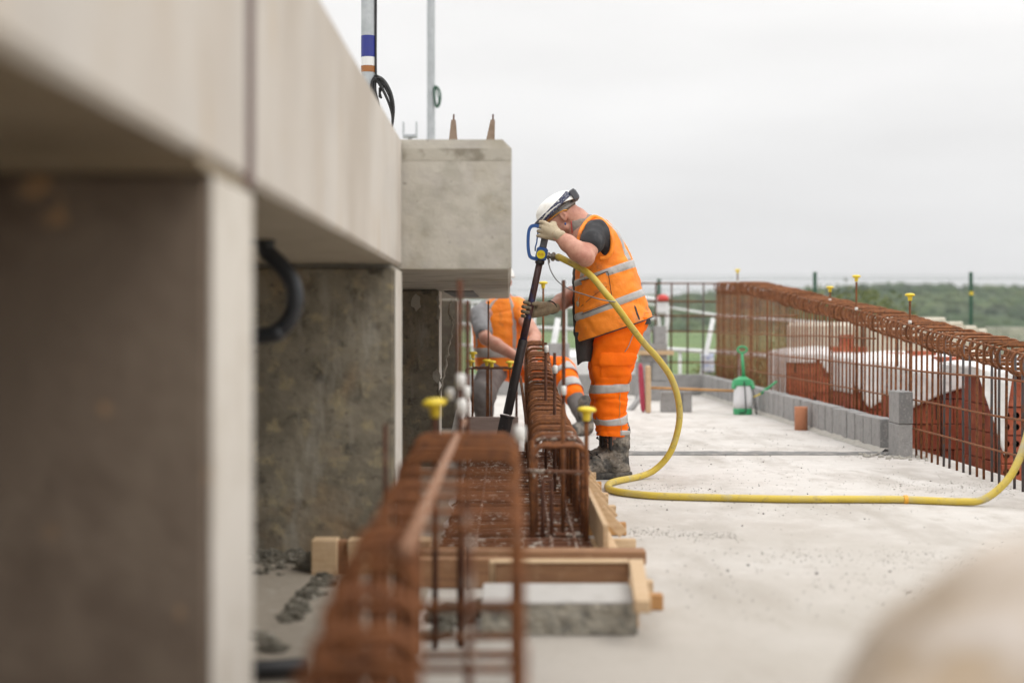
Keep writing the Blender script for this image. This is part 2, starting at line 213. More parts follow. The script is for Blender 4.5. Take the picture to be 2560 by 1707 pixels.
# ------------------------------------------------------------------ mesh helpers
ORG = {}
class G:
    def __init__(s): s.V = []; s.F = []; s.I = []; s.mi = 0
    def add(s, V, F):
        o = len(s.V); s.V.extend([tuple(v) for v in V]); s.F.extend([tuple(i + o for i in f) for f in F]); s.I.extend([s.mi] * len(F)); return s
    def box(s, lo, hi, bevel=0.0, rot=None, jit=0.0):
        lo, hi = Vector(lo), Vector(hi); c = (lo + hi) / 2; d = (hi - lo)
        bm = bmesh.new(); bmesh.ops.create_cube(bm, size=1.0)
        for v in bm.verts: v.co = Vector((v.co.x * d.x, v.co.y * d.y, v.co.z * d.z))
        if bevel > 0: bmesh.ops.bevel(bm, geom=bm.edges[:], offset=bevel, segments=1, affect='EDGES')
        if jit:
            for v in bm.verts: v.co += Vector((random.uniform(-jit, jit), random.uniform(-jit, jit), random.uniform(-jit, jit)))
        if rot is not None: bmesh.ops.rotate(bm, cent=(0, 0, 0), matrix=rot, verts=bm.verts)
        bm.verts.index_update()
        s.add([v.co + c for v in bm.verts], [[v.index for v in f.verts] for f in bm.faces]); bm.free(); return s
    def bar(s, a, b, wd, ht, bevel=0.0, up=(0, 0, 1)):
        a, b = Vector(a), Vector(b); t = (b - a).normalized(); up = Vector(up)
        sx = t.cross(up).normalized(); uz = sx.cross(t)
        rot = Matrix((t, sx, uz)).transposed()
        ln = (b - a).length; c = (a + b) / 2
        return s.box(c - Vector((ln, wd, ht)) / 2, c + Vector((ln, wd, ht)) / 2, bevel, rot)
    def tube(s, pts, r, n=8, caps=True, closed=False, flat=None):
        pts = [Vector(p) for p in pts]; k = len(pts)
        rs = r if isinstance(r, (list, tuple)) else [r] * k
        T = []
        for i in range(k):
            a = pts[(i - 1) % k] if (closed or i > 0) else pts[i]; b = pts[(i + 1) % k] if (closed or i < k - 1) else pts[i]
            T.append((b - a).normalized())
        ref = Vector((0, 1, 0)) if abs(T[0].y) < 0.9 else Vector((1, 0, 0))
        u = (ref - T[0] * ref.dot(T[0])).normalized()
        V = []
        for i in range(k):
            u = (u - T[i] * u.dot(T[i])).normalized(); v = T[i].cross(u)
            for j in range(n):
                a = 2 * math.pi * j / n
                fu, fv = (1, 1) if flat is None else flat
                V.append(pts[i] + u * (math.cos(a) * rs[i] * fu) + v * (math.sin(a) * rs[i] * fv))
        F = []
        for i in range(k if closed else k - 1):
            for j in range(n):
                a, b = i * n + j, i * n + (j + 1) % n; c, d = ((i + 1) % k) * n + (j + 1) % n, ((i + 1) % k) * n + j
                F.append((a, b, c, d))
        if caps and not closed:
            F.append(tuple(range(n))[::-1]); F.append(tuple((k - 1) * n + j for j in range(n)))
        return s.add(V, F)
    def lathe(s, prof, n=20, M4=None, caps=True):
        V = []; F = []
        for (r, z) in prof:
            for j in range(n):
                a = 2 * math.pi * j / n; p = Vector((r * math.cos(a), r * math.sin(a), z)); V.append(M4 @ p if M4 is not None else p)
        for i in range(len(prof) - 1):
            for j in range(n): F.append((i * n + j, i * n + (j + 1) % n, (i + 1) * n + (j + 1) % n, (i + 1) * n + j))
        if caps: F.append(tuple(range(n))[::-1]); F.append(tuple((len(prof) - 1) * n + j for j in range(n)))
        return s.add(V, F)
    def grid(s, rows, closed=False, caps=False):
        n = len(rows[0]); V = [p for r in rows for p in r]; F = []
        for i in range(len(rows) - 1):
            for j in range(n if closed else n - 1): F.append((i * n + j, i * n + (j + 1) % n, (i + 1) * n + (j + 1) % n, (i + 1) * n + j))
        if caps: F.append(tuple(range(n))[::-1]); F.append(tuple((len(rows) - 1) * n + j for j in range(n)))
        return s.add(V, F)
    def rock(s, c, r, sub=2, rough=0.35, freq=1.6, seed=0):
        bm = bmesh.new(); bmesh.ops.create_icosphere(bm, subdivisions=sub, radius=1.0); r = Vector(r) if not isinstance(r, (int, float)) else Vector((r, r, r)); c = Vector(c)
        V = []
        for v in bm.verts:
            d = v.co.normalized(); k = 1 + rough * noise.noise(d * freq + Vector((seed * 3.1, seed * 1.7, seed))) + 0.4 * rough * noise.noise(d * freq * 3 + Vector((seed, 5, 2)))
            V.append(c + Vector((d.x * r.x, d.y * r.y, d.z * r.z)) * k)
        bm.verts.index_update(); s.add(V, [[v.index for v in f.verts] for f in bm.faces]); bm.free(); return s

def obj(name, g, mats, parent=None, loc=(0, 0, 0), smooth=False, **props):
    org = ORG[parent.name] if parent is not None else Vector(loc)
    me = bpy.data.meshes.new(name)
    me.from_pydata([(v[0] - org.x, v[1] - org.y, v[2] - org.z) for v in g.V], [], g.F)
    for mm in (mats if isinstance(mats, (list, tuple)) else [mats]): me.materials.append(M[mm])
    if any(g.I): me.polygons.foreach_set('material_index', g.I)
    if smooth: me.polygons.foreach_set('use_smooth', [True] * len(me.polygons))
    me.update()
    o = bpy.data.objects.new(name, me); COL.objects.link(o)
    if parent is not None: o.parent = parent
    else: o.location = org
    ORG[o.name] = Vector(org)
    for k, v in props.items(): o[k] = v
    return o
def thing(name, label, cat, loc=(0, 0, 0), group=None):
    o = bpy.data.objects.new(name, None); COL.objects.link(o); o.location = loc; o.empty_display_size = 0.1
    ORG[o.name] = Vector(loc); o['label'] = label; o['category'] = cat
    if group: o['group'] = group
    return o
def tag(o, label, cat, group=None):
    o['label'] = label; o['category'] = cat
    if group: o['group'] = group
    return o
def spline(pts, n=8, closed=False):
    P = [Vector(p) for p in pts]; k = len(P); out = []
    for i in range(k if closed else k - 1):
        p0 = P[(i - 1) % k] if (closed or i > 0) else P[i] * 2 - P[i + 1]
        p1, p2 = P[i], P[(i + 1) % k]
        p3 = P[(i + 2) % k] if (closed or i < k - 2) else p2 * 2 - p1
        for j in range(n):
            t = j / n
            out.append(0.5 * ((2 * p1) + (p2 - p0) * t + (2 * p0 - 5 * p1 + 4 * p2 - p3) * t * t + (3 * p1 - p0 - 3 * p2 + p3) * t ** 3))
    if not closed: out.append(P[-1])
    return out
def interp(x, xs, ys):
    return float(np.interp(x, xs, ys))

# lofted cloth: rings (centre, half-axis A, half-axis B); theta 0 points along A
class Loft:
    def __init__(s, rings, sup=2.3, amp=0.006, freq=9.0, seed=0, fold=None):
        s.C = [Vector(r[0]) for r in rings]; s.A = [Vector(r[1]) for r in rings]; s.B = [Vector(r[2]) for r in rings]
        s.sup = sup; s.amp = amp; s.freq = freq; s.seed = seed; s.fold = fold; s.n = len(rings)
    def cr(s, P, v):
        v = min(max(v, 0.0), s.n - 1 - 1e-6); i = int(v); t = v - i
        p1, p2 = P[i], P[i + 1]; p0 = P[i - 1] if i > 0 else p1 * 2 - p2; p3 = P[i + 2] if i < s.n - 2 else p2 * 2 - p1
        return 0.5 * ((2 * p1) + (p2 - p0) * t + (2 * p0 - 5 * p1 + 4 * p2 - p3) * t * t + (3 * p1 - p0 - 3 * p2 + p3) * t ** 3)
    def p(s, v, th, off=0.0):
        C, A, B = s.cr(s.C, v), s.cr(s.A, v), s.cr(s.B, v)
        c, q = math.cos(th), math.sin(th); e = 2.0 / s.sup
        x = math.copysign(abs(c) ** e, c); y = math.copysign(abs(q) ** e, q)
        d = A * x + B * y; pt = C + d; dn = (d.normalized() + (A.normalized() * c * B.length + B.normalized() * q * A.length).normalized() * 0.0)
        sd = Vector((s.seed * 1.3, s.seed * 2.1, s.seed))
        k = s.amp * (noise.noise(pt * s.freq + sd) + 0.5 * noise.noise(Vector((pt.x * s.freq * 2.3, pt.y * s.freq * 2.3, pt.z * s.freq * 3.2)) + sd))
        if s.fold: k += s.fold(v, th, pt)
        return pt + dn * (k + off)
    def g(s, g=None, nv=60, nt=72, v0=0, v1=None, off=0.0, caps=True):
        g = g or G(); v1 = s.n - 1 if v1 is None else v1
        g.grid([[s.p(v0 + (v1 - v0) * i / nv, 2 * math.pi * j / nt, off) for j in range(nt)] for i in range(nv + 1)], closed=True, caps=caps); return g
    def patch(s, v0, v1, t0, t1, off=0.004, nv=8, nt=24, g=None, vf=None):
        """a strip lying on the cloth, off metres proud, with edges turned in"""
        g = g or G(); rows = []
        for i in range(nv + 1):
            row = []
            for j in range(nt + 1):
                a = i / nv; b = j / nt
                lo, hi = (v0, v1) if vf is None else vf(b)
                edge = (i in (0, nv)) or (j in (0, nt))
                row.append(s.p(lo + (hi - lo) * a, t0 + (t1 - t0) * b, -0.002 if edge else off))
            rows.append(row)
        g.grid(rows); return g

# signed-distance bodies, meshed with surface nets
class SDF:
    def __init__(s, lo, hi, h):
        s.lo = np.array(lo, np.float32); s.h = h; s.sh = tuple(int(math.ceil((b - a) / h)) + 1 for a, b in zip(lo, hi))
        s.D = np.full(s.sh, 1.0, np.float32)
    def _sl(s, a, b):
        i0 = [max(0, int((a[k] - s.lo[k]) / s.h)) for k in range(3)]; i1 = [min(s.sh[k], int((b[k] - s.lo[k]) / s.h) + 2) for k in range(3)]
        if any(i1[k] <= i0[k] for k in range(3)): return None
        ax = [s.lo[k] + s.h * np.arange(i0[k], i1[k], dtype=np.float32) for k in range(3)]
        return tuple(slice(i0[k], i1[k]) for k in range(3)), ax
    def _comb(s, sl, d, k, sub):
        a = s.D[sl]
        if sub: a, d = -a, d
        if k <= 0: r = np.minimum(a, d) if not sub else np.minimum(a, d)
        else:
            hh = np.clip(0.5 + 0.5 * (d - a) / k, 0, 1); r = d * (1 - hh) + a * hh - k * hh * (1 - hh)
        s.D[sl] = -r if sub else r
    def cone(s, a, b, ra, rb, k=0.02, sub=False):
        a = np.array(a, np.float32); b = np.array(b, np.float32); rm = max(ra, rb) + k + 0.03
        q = s._sl(np.minimum(a, b) - rm, np.maximum(a, b) + rm)
        if q is None: return s
        sl, (X, Y, Z) = q; X = X[:, None, None]; Y = Y[None, :, None]; Z = Z[None, None, :]
        ab = b - a; l2 = float((ab * ab).sum()) + 1e-9
        t = np.clip(((X - a[0]) * ab[0] + (Y - a[1]) * ab[1] + (Z - a[2]) * ab[2]) / l2, 0, 1)
        d = np.sqrt((X - a[0] - t * ab[0]) ** 2 + (Y - a[1] - t * ab[1]) ** 2 + (Z - a[2] - t * ab[2]) ** 2) - (ra + (rb - ra) * t)
        s._comb(sl, d.astype(np.float32), k, sub); return s
    def path(s, pts, rs, k=0.02):
        for i in range(len(pts) - 1): s.cone(pts[i], pts[i + 1], rs[i], rs[i + 1], k)
        return s
    def ell(s, c, r, axes=None, k=0.02, sub=False):
        c = np.array(c, np.float32); A = np.array(axes, np.float32) if axes is not None else np.eye(3, dtype=np.float32)
        rm = max(r) + k + 0.03; q = s._sl(c - rm, c + rm)
        if q is None: return s
        sl, (X, Y, Z) = q; X = X[:, None, None] - c[0]; Y = Y[None, :, None] - c[1]; Z = Z[None, None, :] - c[2]
        u = [(X * A[i][0] + Y * A[i][1] + Z * A[i][2]) for i in range(3)]
        k0 = np.sqrt(sum((u[i] / r[i]) ** 2 for i in range(3))); k1 = np.sqrt(sum((u[i] / r[i] ** 2) ** 2 for i in range(3))) + 1e-6
        s._comb(sl, (k0 * (k0 - 1) / k1).astype(np.float32), k, sub); return s
    def rough(s, amp, freq):
        return s
    def mesh(s, g=None, relax=1):
        g = g or G(); D = s.D
        ins = D < 0
        nx, ny, nz = D.shape
        cnt = np.zeros((nx - 1, ny - 1, nz - 1), np.int8)
        for a in (0, 1):
            for b in (0, 1):
                for c in (0, 1): cnt += ins[a:nx - 1 + a, b:ny - 1 + b, c:nz - 1 + c]
        idx = np.argwhere((cnt > 0) & (cnt < 8)); n = len(idx)
        ids = np.full(cnt.shape, -1, np.int64); ids[idx[:, 0], idx[:, 1], idx[:, 2]] = np.arange(n)
        cor = [(a, b, c) for a in (0, 1) for b in (0, 1) for c in (0, 1)]
        val = {c: D[idx[:, 0] + c[0], idx[:, 1] + c[1], idx[:, 2] + c[2]] for c in cor}
        acc = np.zeros((n, 3)); num = np.zeros(n)
        for c in cor:
            for ax in range(3):
                if c[ax]: continue
                e = list(c); e[ax] = 1; e = tuple(e); d0, d1 = val[c], val[e]; cr = (d0 < 0) != (d1 < 0)
                t = np.where(cr, d0 / np.where(cr, d0 - d1, 1), 0)
                pos = np.tile(np.array(c, float), (n, 1)); pos[:, ax] += t
                acc[cr] += pos[cr]; num[cr] += 1
        P = (idx + acc / num[:, None]) * s.h + s.lo
        F = []
        for ax in range(3):
            o1, o2 = [(1, 2), (2, 0), (0, 1)][ax]
            sa = [slice(None)] * 3; sb = [slice(None)] * 3; sa[ax] = slice(0, -1); sb[ax] = slice(1, None)
            e = np.argwhere(ins[tuple(sa)] != ins[tuple(sb)])
            e = e[(e[:, o1] > 0) & (e[:, o2] > 0) & (e[:, o1] < D.shape[o1] - 1) & (e[:, o2] < D.shape[o2] - 1)]
            if not len(e): continue
            flip = ins[e[:, 0], e[:, 1], e[:, 2]]
            q = []
            for (p1, p2) in ((1, 1), (0, 1), (0, 0), (1, 0)):
                f = e.copy(); f[:, o1] -= p1; f[:, o2] -= p2; q.append(ids[f[:, 0], f[:, 1], f[:, 2]])
            q = np.stack(q, 1); q = q[(q >= 0).all(1)] if False else q
            q[~flip] = q[~flip][:, ::-1]; F.append(q)
        F = np.concatenate(F)
        for _ in range(relax):      # one light smoothing pass
            nb = np.zeros_like(P); ct = np.zeros(n)
            for a, b in ((0, 1), (1, 2), (2, 3), (3, 0)):
                np.add.at(nb, F[:, a], P[F[:, b]]); np.add.at(ct, F[:, a], 1); np.add.at(nb, F[:, b], P[F[:, a]]); np.add.at(ct, F[:, b], 1)
            P = P * 0.5 + 0.5 * nb / ct[:, None]
        g.add(P.tolist(), F.tolist()); return g
# ================================================================== THE SETTING
def struct(name, g, mats, loc=(0, 0, 0), smooth=False, kind='structure'):
    return obj(name, g, mats, None, loc, smooth, kind=kind)
GZ = -0.36
# concrete slab with a real edge
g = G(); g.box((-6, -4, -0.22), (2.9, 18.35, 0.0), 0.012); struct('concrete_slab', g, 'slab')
g = G(); g.add([(-900, -60, GZ), (1400, -60, GZ), (1400, 24, GZ), (-900, 24, GZ)], [(0, 1, 2, 3)]); struct('bare_ground', g, 'earth')
# meadow that dips then climbs gently to the wooded hill
rows = []
for i in range(41):
    Y = 23.5 + (i / 40) ** 2.2 * 900
    rows.append([(x * (0.5 + Y / 600), Y, GZ + 0.004 + (0.0 if i == 0 else 0.10 * noise.noise(Vector((x * 0.02, Y * 0.03, 1)))) - 1.4 * math.sin(min(1, (Y - 23.5) / 180) * math.pi) * (Y > 30)) for x in range(-700, 1001, 20)])
g = G(); g.grid(rows); struct('meadow', g, 'grass', smooth=True)
# the hill and its wood
def hill_h(x):        # crest height seen from the slab
    return 0.82 * interp(x, [-400, -120, -20, 20, 40, 60, 80, 105, 130, 170, 300, 700], [3, 4.5, 6.5, 8.2, 8.8, 10.2, 11.6, 11.0, 9.6, 12.5, 10, 8])
rows = []
for i in range(25):
    t = i / 24
    rows.append([(x, 300 + 180 * t, GZ - 0.9 + (hill_h(x * 300 / (300 + 180 * t)) + 1.0) * (math.sin(min(1.0, t * 1.15) * math.pi / 2) ** 1.15) * (1 + t * 0.40)) for x in range(-700, 1201, 12)])
g = G(); g.grid(rows); struct('hill', g, 'wood', smooth=True)
g = G(); rnd = random.Random(3)
for k in range(2600):
    t = rnd.random() ** 0.8; Y = 300 + 180 * t; x = rnd.uniform(-160, 330)
    z = GZ - 0.9 + (hill_h(x * 300 / Y) + 1.0) * (math.sin(min(1.0, t * 1.15) * math.pi / 2) ** 1.15) * (1 + t * 0.40)
    rr = rnd.uniform(0.8, 1.9)
    g.rock((x, Y, z + rr * 0.2), (rr * 1.3, rr * 1.2, rr), sub=1, rough=0.55, freq=1.9, seed=k)
struct('woodland', g, 'wood', smooth=False, kind='stuff')

# pale air between here and the far hill
g = G(); g.box((-1000, -100, GZ - 4.5), (1500, 950, 60)); hz = struct('haze', g, 'joint', kind='stuff')
hm = bpy.data.materials.new('thin_haze'); hm.use_nodes = True; hn = hm.node_tree
for n_ in list(hn.nodes):
    if n_.type == 'BSDF_PRINCIPLED': hn.nodes.remove(n_)
pv = hn.nodes.new('ShaderNodeVolumePrincipled'); pv.inputs['Color'].default_value = (0.95, 0.97, 1.0, 1); pv.inputs['Density'].default_value = 0.00045; pv.inputs['Anisotropy'].default_value = 0.0
hn.links.new(pv.outputs[0], [n_ for n_ in hn.nodes if n_.type == 'OUTPUT_MATERIAL'][0].inputs['Volume']); hz.data.materials.clear(); hz.data.materials.append(hm)

# ------------------------------------------------------------------ the precast frame, along the left
XF = -0.424                                   # face of the piers and fascia
PIER_Y = [2.045, 5.375, 8.775, 12.1, -1.32, -4.7]  # last two stand unseen behind the camera, added to block sky light
names = ['blurred dark concrete pier closest to the camera with a pale edge', 'grey brown board marked concrete pier with the black hose looping in front of it',
         'cracked concrete pier standing under the overhanging square beam', 'dim concrete pier at the far end of the overhanging square beam', 'unseen concrete pier added behind the camera to block sky light', 'second unseen concrete pier added well behind the camera to block light']
for i, y in enumerate(PIER_Y):
    t = thing('concrete_pier', names[i], 'pier', (-1.9, y + 0.16, 0), 'concrete piers under the beams')
    g = G(); g.box((-3.6, y, 0.0), (XF - 0.006, y + 0.325, 1.09), 0.008)  # widened out of view to keep light from leaking in
    obj('pier_face', g, {0: 'piershade', 1: 'pierwarm', 2: 'pierwarm'}.get(i, 'pier'), t)
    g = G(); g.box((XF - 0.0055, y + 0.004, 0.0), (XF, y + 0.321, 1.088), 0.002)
    obj('skylit_edge', g, 'pierside', t)
    g = G(); g.box((-3.6, y + 0.03, 1.0905), (XF - 0.02, y + 0.30, 1.1045)); obj('bedding_mortar', g, 'mortar', t)
    if i == 2:                                # the long crack and spalls of the third pier, slightly proud of the face
        g = G()
        for (pts, r) in ((((1130, 790), (1133, 812), (1127, 850), (1120, 880), (1115, 905), (1108, 940), (1102, 985), (1106, 1010)), 0.008), (((1092, 740), (1096, 775), (1095, 800)), 0.008), (((1130, 750), (1124, 770), (1127, 800)), 0.006), (((1100, 1020), (1092, 1032), (1085, 1040)), 0.006)):
            P = [Vector((at(a, b, y).x, y - 0.001, at(a, b, y).z)) for a, b in pts]
            P = [p + Vector((random.uniform(-.008, .008), 0, 0)) for p in spline(P, 4)]
            g.tube(P, [r * random.uniform(0.5, 1.6) for _ in P], 6)
        g.rock((at(1092, 940, y).x, y, at(1092, 940, y).z), (0.022, 0.004, 0.04), 2, 0.5, 2, 4)
        g.rock((at(1040, 755, y).x, y, at(1040, 755, y).z), (0.03, 0.004, 0.05), 2, 0.5, 2, 5)
        obj('crack', g, 'stain', t)
# fascia beams 1 and 2, flush with the piers, and the square beam that overhangs
def beam_profile(x0, x1, z0, z1, ch, chb):
    return [(x0, z0), (x1 - chb, z0), (x1, z0 + chb), (x1, z1 - ch), (x1 - ch, z1), (x0, z1)]
def prism(g, prof, y0, y1, cuts=None, ny=1):
    k = len(prof); V = []
    for j in range(ny + 1):
        y = y0 + (y1 - y0) * j / ny
        for (x, z) in prof: V.append((x, y, z))
    F = [tuple(range(k)), tuple(ny * k + i for i in range(k))[::-1]]
    for j in range(ny):
        for i in range(k): F.append((j * k + i, (j + 1) * k + i, (j + 1) * k + (i + 1) % k, j * k + (i + 1) % k))
    g.add(V, F); return g
for (y0, y1, lab) in ((-8.0, 2.302, 'very blurred cream fascia beam in the top corner ending at the brown joint'), (2.388, 5.655, 'cream fascia beam running from the brown joint to the square beam')):  # first beam prolonged unseen behind the camera to cut the light
    t = thing('fascia_beam', lab, 'beam', (-2, (y0 + y1) / 2, 1.1), 'cream fascia beams')
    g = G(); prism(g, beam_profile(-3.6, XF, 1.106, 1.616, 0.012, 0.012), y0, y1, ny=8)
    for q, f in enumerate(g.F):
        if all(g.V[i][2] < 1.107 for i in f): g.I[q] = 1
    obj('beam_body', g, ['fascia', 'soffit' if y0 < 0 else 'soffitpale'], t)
    g = G()
    for (a, b) in (((max(y0, 1.92), min(y1, 2.302)),) if y0 < 0 else ((2.388, 2.78), (5.25, 5.655))):
        V = [(-3.6, a, 1.1055), (XF - .001, a, 1.1055), (XF - .001, a + .06, 1.0895), (XF - .001, b, 1.0895), (-3.6, b, 1.0895), (-3.6, a + .06, 1.0895), (XF - .001, b, 1.1055), (-3.6, b, 1.1055)]
        if a == 2.358 or b < 2.4 and False: pass
        g.add(V, [(0, 1, 2, 5), (5, 2, 3, 4), (4, 3, 6, 7), (1, 6, 3, 2), (0, 5, 4, 7)])
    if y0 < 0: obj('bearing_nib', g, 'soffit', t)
    if y0 > 0:
        g = G(); g.box((-3.6, 2.3025, 1.100), (XF - 0.003, 2.3875, 1.612)); obj('joint_sealant', g, 'sealant', t)
t = thing('square_beam', 'square ended grey concrete beam overhanging the piers behind the worker', 'beam', (-1.8, 8.7, 1.1))
g = G(); pr = beam_profile(-3.6, 0.0145, 1.098, 1.612, 0.036, 0.014); prism(g, pr, 5.662, 11.78, ny=10)
obj('beam_body', g, 'beamend', t)
g = G(); g.box((-0.42, 5.6605, 1.528), (0.012, 5.668, 1.576)); obj('stained_band', g, 'stain', t)
g = G(); g.box((XF + 0.01, 9.2, 1.092), (-0.222, 10.95, 1.0985)); obj('bearing_pad', g, 'rubber', t)
# ------------------------------------------------------------------ things standing on or beyond the beams
def mast(x, y, Y, r, name, lab, base, top):
    c = at(x, y, Y); t = thing('mast', lab, 'pole', (c.x, Y, base), 'masts behind the beams')
    g = G(); g.lathe([(r, base), (r, top)], 20, Matrix.Translation((c.x, Y, 0))); obj('tube', g, 'galv', t, smooth=False)
    return t, c
t, c = mast(920.5, 100, 9.0, 0.0445, '', 'galvanised mast with a blue band and a black cable down its side', 1.62, 3.6)
def band(t, c, y0, y1, mm, r):
    z0, z1 = at(0, y1, 9.0).z, at(0, y0, 9.0).z
    g = G(); g.lathe([(r, z0), (r, z1)], 20, Matrix.Translation((c.x, 9.0, 0))); obj('band', g, mm, t)
band(t, c, 91, 144, 'bluepaint', 0.0455); band(t, c, 144.5, 166, 'whitesteel', 0.0450); band(t, c, 166.5, 182, 'brownband', 0.0462)
g = G(); z0 = at(0, 195, 9).z
g.tube(spline([(c.x + 0.048, 8.985, 3.6), (c.x + 0.05, 8.985, 3.0), (c.x + 0.049, 8.985, 2.6), at(940, 195, 8.98)], 8), 0.007, 8)
tag(obj('power_cable', g, 'rubber', None, (c.x, 9.0, 2.5), True), 'thin black cable running down the blue banded mast', 'cable')
g = G(); rnd = random.Random(4)
for k in range(13):
    o = Vector((rnd.uniform(-.022, .022), rnd.uniform(-.05, .05), rnd.uniform(-.02, .02)))
    pts = [at(a, b, 8.95) + o * (0.6 + 0.5 * math.sin(i)) for i, (a, b) in enumerate(((938, 196), (952, 205), (968, 232), (979, 265), (982, 295), (978, 320), (960, 332), (944, 300), (937, 262), (932, 225)))]
    g.tube(spline(pts, 5, True), 0.006, 6, closed=True)
for k in range(4):
    pts = [at(932 + rnd.uniform(-5, 5), 205, 8.93), at(945 + rnd.uniform(-5, 5), 195, 8.9), at(958, 200 + rnd.uniform(0, 8), 8.9), at(962, 212, 8.93), at(955, 222, 8.95), at(948, 240 - 6 * k, 8.95), at(954, 246, 8.95)]
    g.tube(spline(pts, 5), 0.005, 6)
tag(obj('cable_coil', g, 'rubber', None, tuple(at(960, 300, 8.95)), True), 'tangled coil of black cable hanging at the top of the fascia', 'cable coil')
t, c = mast(1077.5, 100, 16.0, 0.045, '', 'plain thin grey mast behind the square beam with a green loop', GZ, 5.4)
g = G(); g.tube(spline([at(1087, 218, 15.95), at(1096, 222, 15.95), at(1101, 240, 15.95), at(1098, 262, 15.95), at(1091, 267, 15.95), at(1087, 245, 15.95)], 8, True), 0.012, 8, closed=True)
g.tube(spline([at(1089, 214, 15.97), at(1093, 232, 15.95), at(1097, 250, 15.93), at(1094, 265, 15.95)], 6), 0.008, 8)
tag(obj('rope_loop', g, 'greensteel', None, tuple(at(1094, 240, 15.95)), True), 'small dark green loop of rope hanging from the thin grey mast', 'rope')
c = at(1025, 340, 15.0); t = thing('scaffold_prop', 'steel prop with a U shaped head showing over the beam', 'prop', (c.x, 15, GZ))
g = G(); g.lathe([(0.024, GZ), (0.024, c.z - 0.02)], 14, Matrix.Translation((c.x, 15, 0))); obj('prop_tube', g, 'galv', t)
g = G(); g.box((c.x - 0.075, 14.94, c.z - 0.02), (c.x + 0.075, 15.06, c.z + 0.012), 0.003)
for sx in (-1, 1): g.box((c.x + sx * 0.069 - 0.006, 14.94, c.z + 0.0125), (c.x + sx * 0.069 + 0.006, 15.06, c.z + 0.145), 0.002)
obj('fork_head', g, 'galv', t)
for (xa, xb, xt, lab) in ((1120, 1145, 1134, 'first of two brown timber wedges on the square beam, beside the mast'), (1206, 1232, 1232, 'second of two brown timber wedges on the square beam, towards its open end')):
    Y = 6.6; a, b, tp = at(xa, 346, Y), at(xb, 346, Y), at(xt, 300, Y)
    t = thing('timber_wedge', lab, 'timber wedge', ((a.x + b.x) / 2, Y, 1.612), 'timber wedges on the beam')
    g = G(); z0, zt = 1.6125, at(0, 302, Y).z; w2 = 0.010
    V = []
    for yy in (Y - 0.03, Y + 0.03): V += [(a.x - .008, yy, z0), (b.x + .006, yy, z0), (tp.x + w2, yy, zt), (tp.x - w2, yy, zt)]
    g.add(V, [(0, 1, 2, 3), (7, 6, 5, 4), (0, 4, 5, 1), (1, 5, 6, 2), (2, 6, 7, 3), (3, 7, 4, 0)]); obj('wedge_block', g, 'timbergrey', t)
    g = G(); g.tube([(tp.x, Y, zt - 0.01), (tp.x + 0.001, Y, at(0, 286, Y).z)], 0.004, 8); obj('nail', g, 'rustdark', t)

# ------------------------------------------------------------------ hoses beside the piers
g = G(); g.tube(spline([(-1.05, 3.9, 1.02)] + [at(a, b, 3.9) for a, b in ((630, 590), (668, 630), (706, 668), (732, 710), (737, 760), (722, 800), (694, 826), (655, 838))] + [(-1.1, 4.0, 0.80)], 8), 0.0235, 14)
tag(obj('conduit_loop', g, 'hosegrey', None, (-0.8, 3.9, 0.9), True), 'thick black hose looping out between the first two piers', 'hose')
g = G(); g.tube(spline([(-1.6, 3.46, 0.03), (-0.9, 3.46, 0.034), (-0.62, 3.47, 0.033), (-0.50, 3.5, 0.033)], 6), 0.022, 14)
tag(obj('drain_pipe', g, 'rubber', None, (-0.8, 3.46, 0.03), True), 'short black pipe lying on the ground by the nearest pier', 'pipe')

# ------------------------------------------------------------------ slab details
g = G(); rnd = random.Random(9); rows = []
for i in range(121):
    x = 0.55 + 2.1 * i / 120; cy = 9.68 + 0.02 * noise.noise(Vector((x * 2, 3, 1))); wd = 0.085 * (1 - 0.45 * max(0, (x - 1.6)) / 1.0) + 0.02 * noise.noise(Vector((x * 5, 1, 1)))
    hz = 0.012 + 0.006 * noise.noise(Vector((x * 9, 2, 7)))
    rows.append([(x, cy - wd - 0.02, 0.003), (x, cy - wd, hz * 0.8), (x, cy, hz + 0.002), (x, cy + wd, hz), (x, cy + wd + 0.015, 0.003)])
g.grid(rows); struct('slab_joint', g, 'joint')
g = G()
for k in range(2000):
    Y = 4.2 + 8.5 * rnd.random() ** 1.3; x = rnd.uniform(0.55, 2.8)
    if noise.noise(Vector((x * 1.1, Y * 0.9, 3))) < -0.05 and rnd.random() < 0.8: continue
    s = rnd.uniform(0.0008, 0.0024) * (2.2 if rnd.random() < 0.04 else 1)
    g.rock((x, Y, s * 0.6), (s * 1.3, s * 1.2, s * 0.8), 1, 0.4, 2, k)
struct('grit', g, 'grit', kind='stuff')
g = G(); k = 0
for (x0, x1, yc_, sd, n_) in ((0.50, 0.95, 5.95, .07, 420), (0.95, 1.7, 5.35, .10, 300), (1.0, 1.9, 4.75, .12, 220), (2.0, 2.75, 7.7, .25, 380), (0.5, 1.1, 7.6, .10, 160), (2.2, 2.6, 9.6, .10, 200)):
    for q in range(n_):
        x = rnd.uniform(x0, x1); Y = yc_ + rnd.gauss(0, sd) + .12 * noise.noise(Vector((x * 4, yc_, 1))); s_ = rnd.uniform(.0007, .0026) * (2 if rnd.random() < .03 else 1)
        g.rock((x, Y, s_ * .4), (s_ * 1.5, s_ * 1.3, s_ * .7), 1, .5, 2, k); k += 1
struct('mortar_crumbs', g, 'crumb', kind='stuff')
# dusty dirt trodden over the slab under the beams
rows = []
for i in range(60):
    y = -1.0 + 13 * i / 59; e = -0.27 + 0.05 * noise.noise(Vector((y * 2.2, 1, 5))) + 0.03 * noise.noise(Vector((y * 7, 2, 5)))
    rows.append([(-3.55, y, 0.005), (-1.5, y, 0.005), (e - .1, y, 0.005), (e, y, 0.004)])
g = G(); g.grid(rows); struct('dirt', g, 'dust')
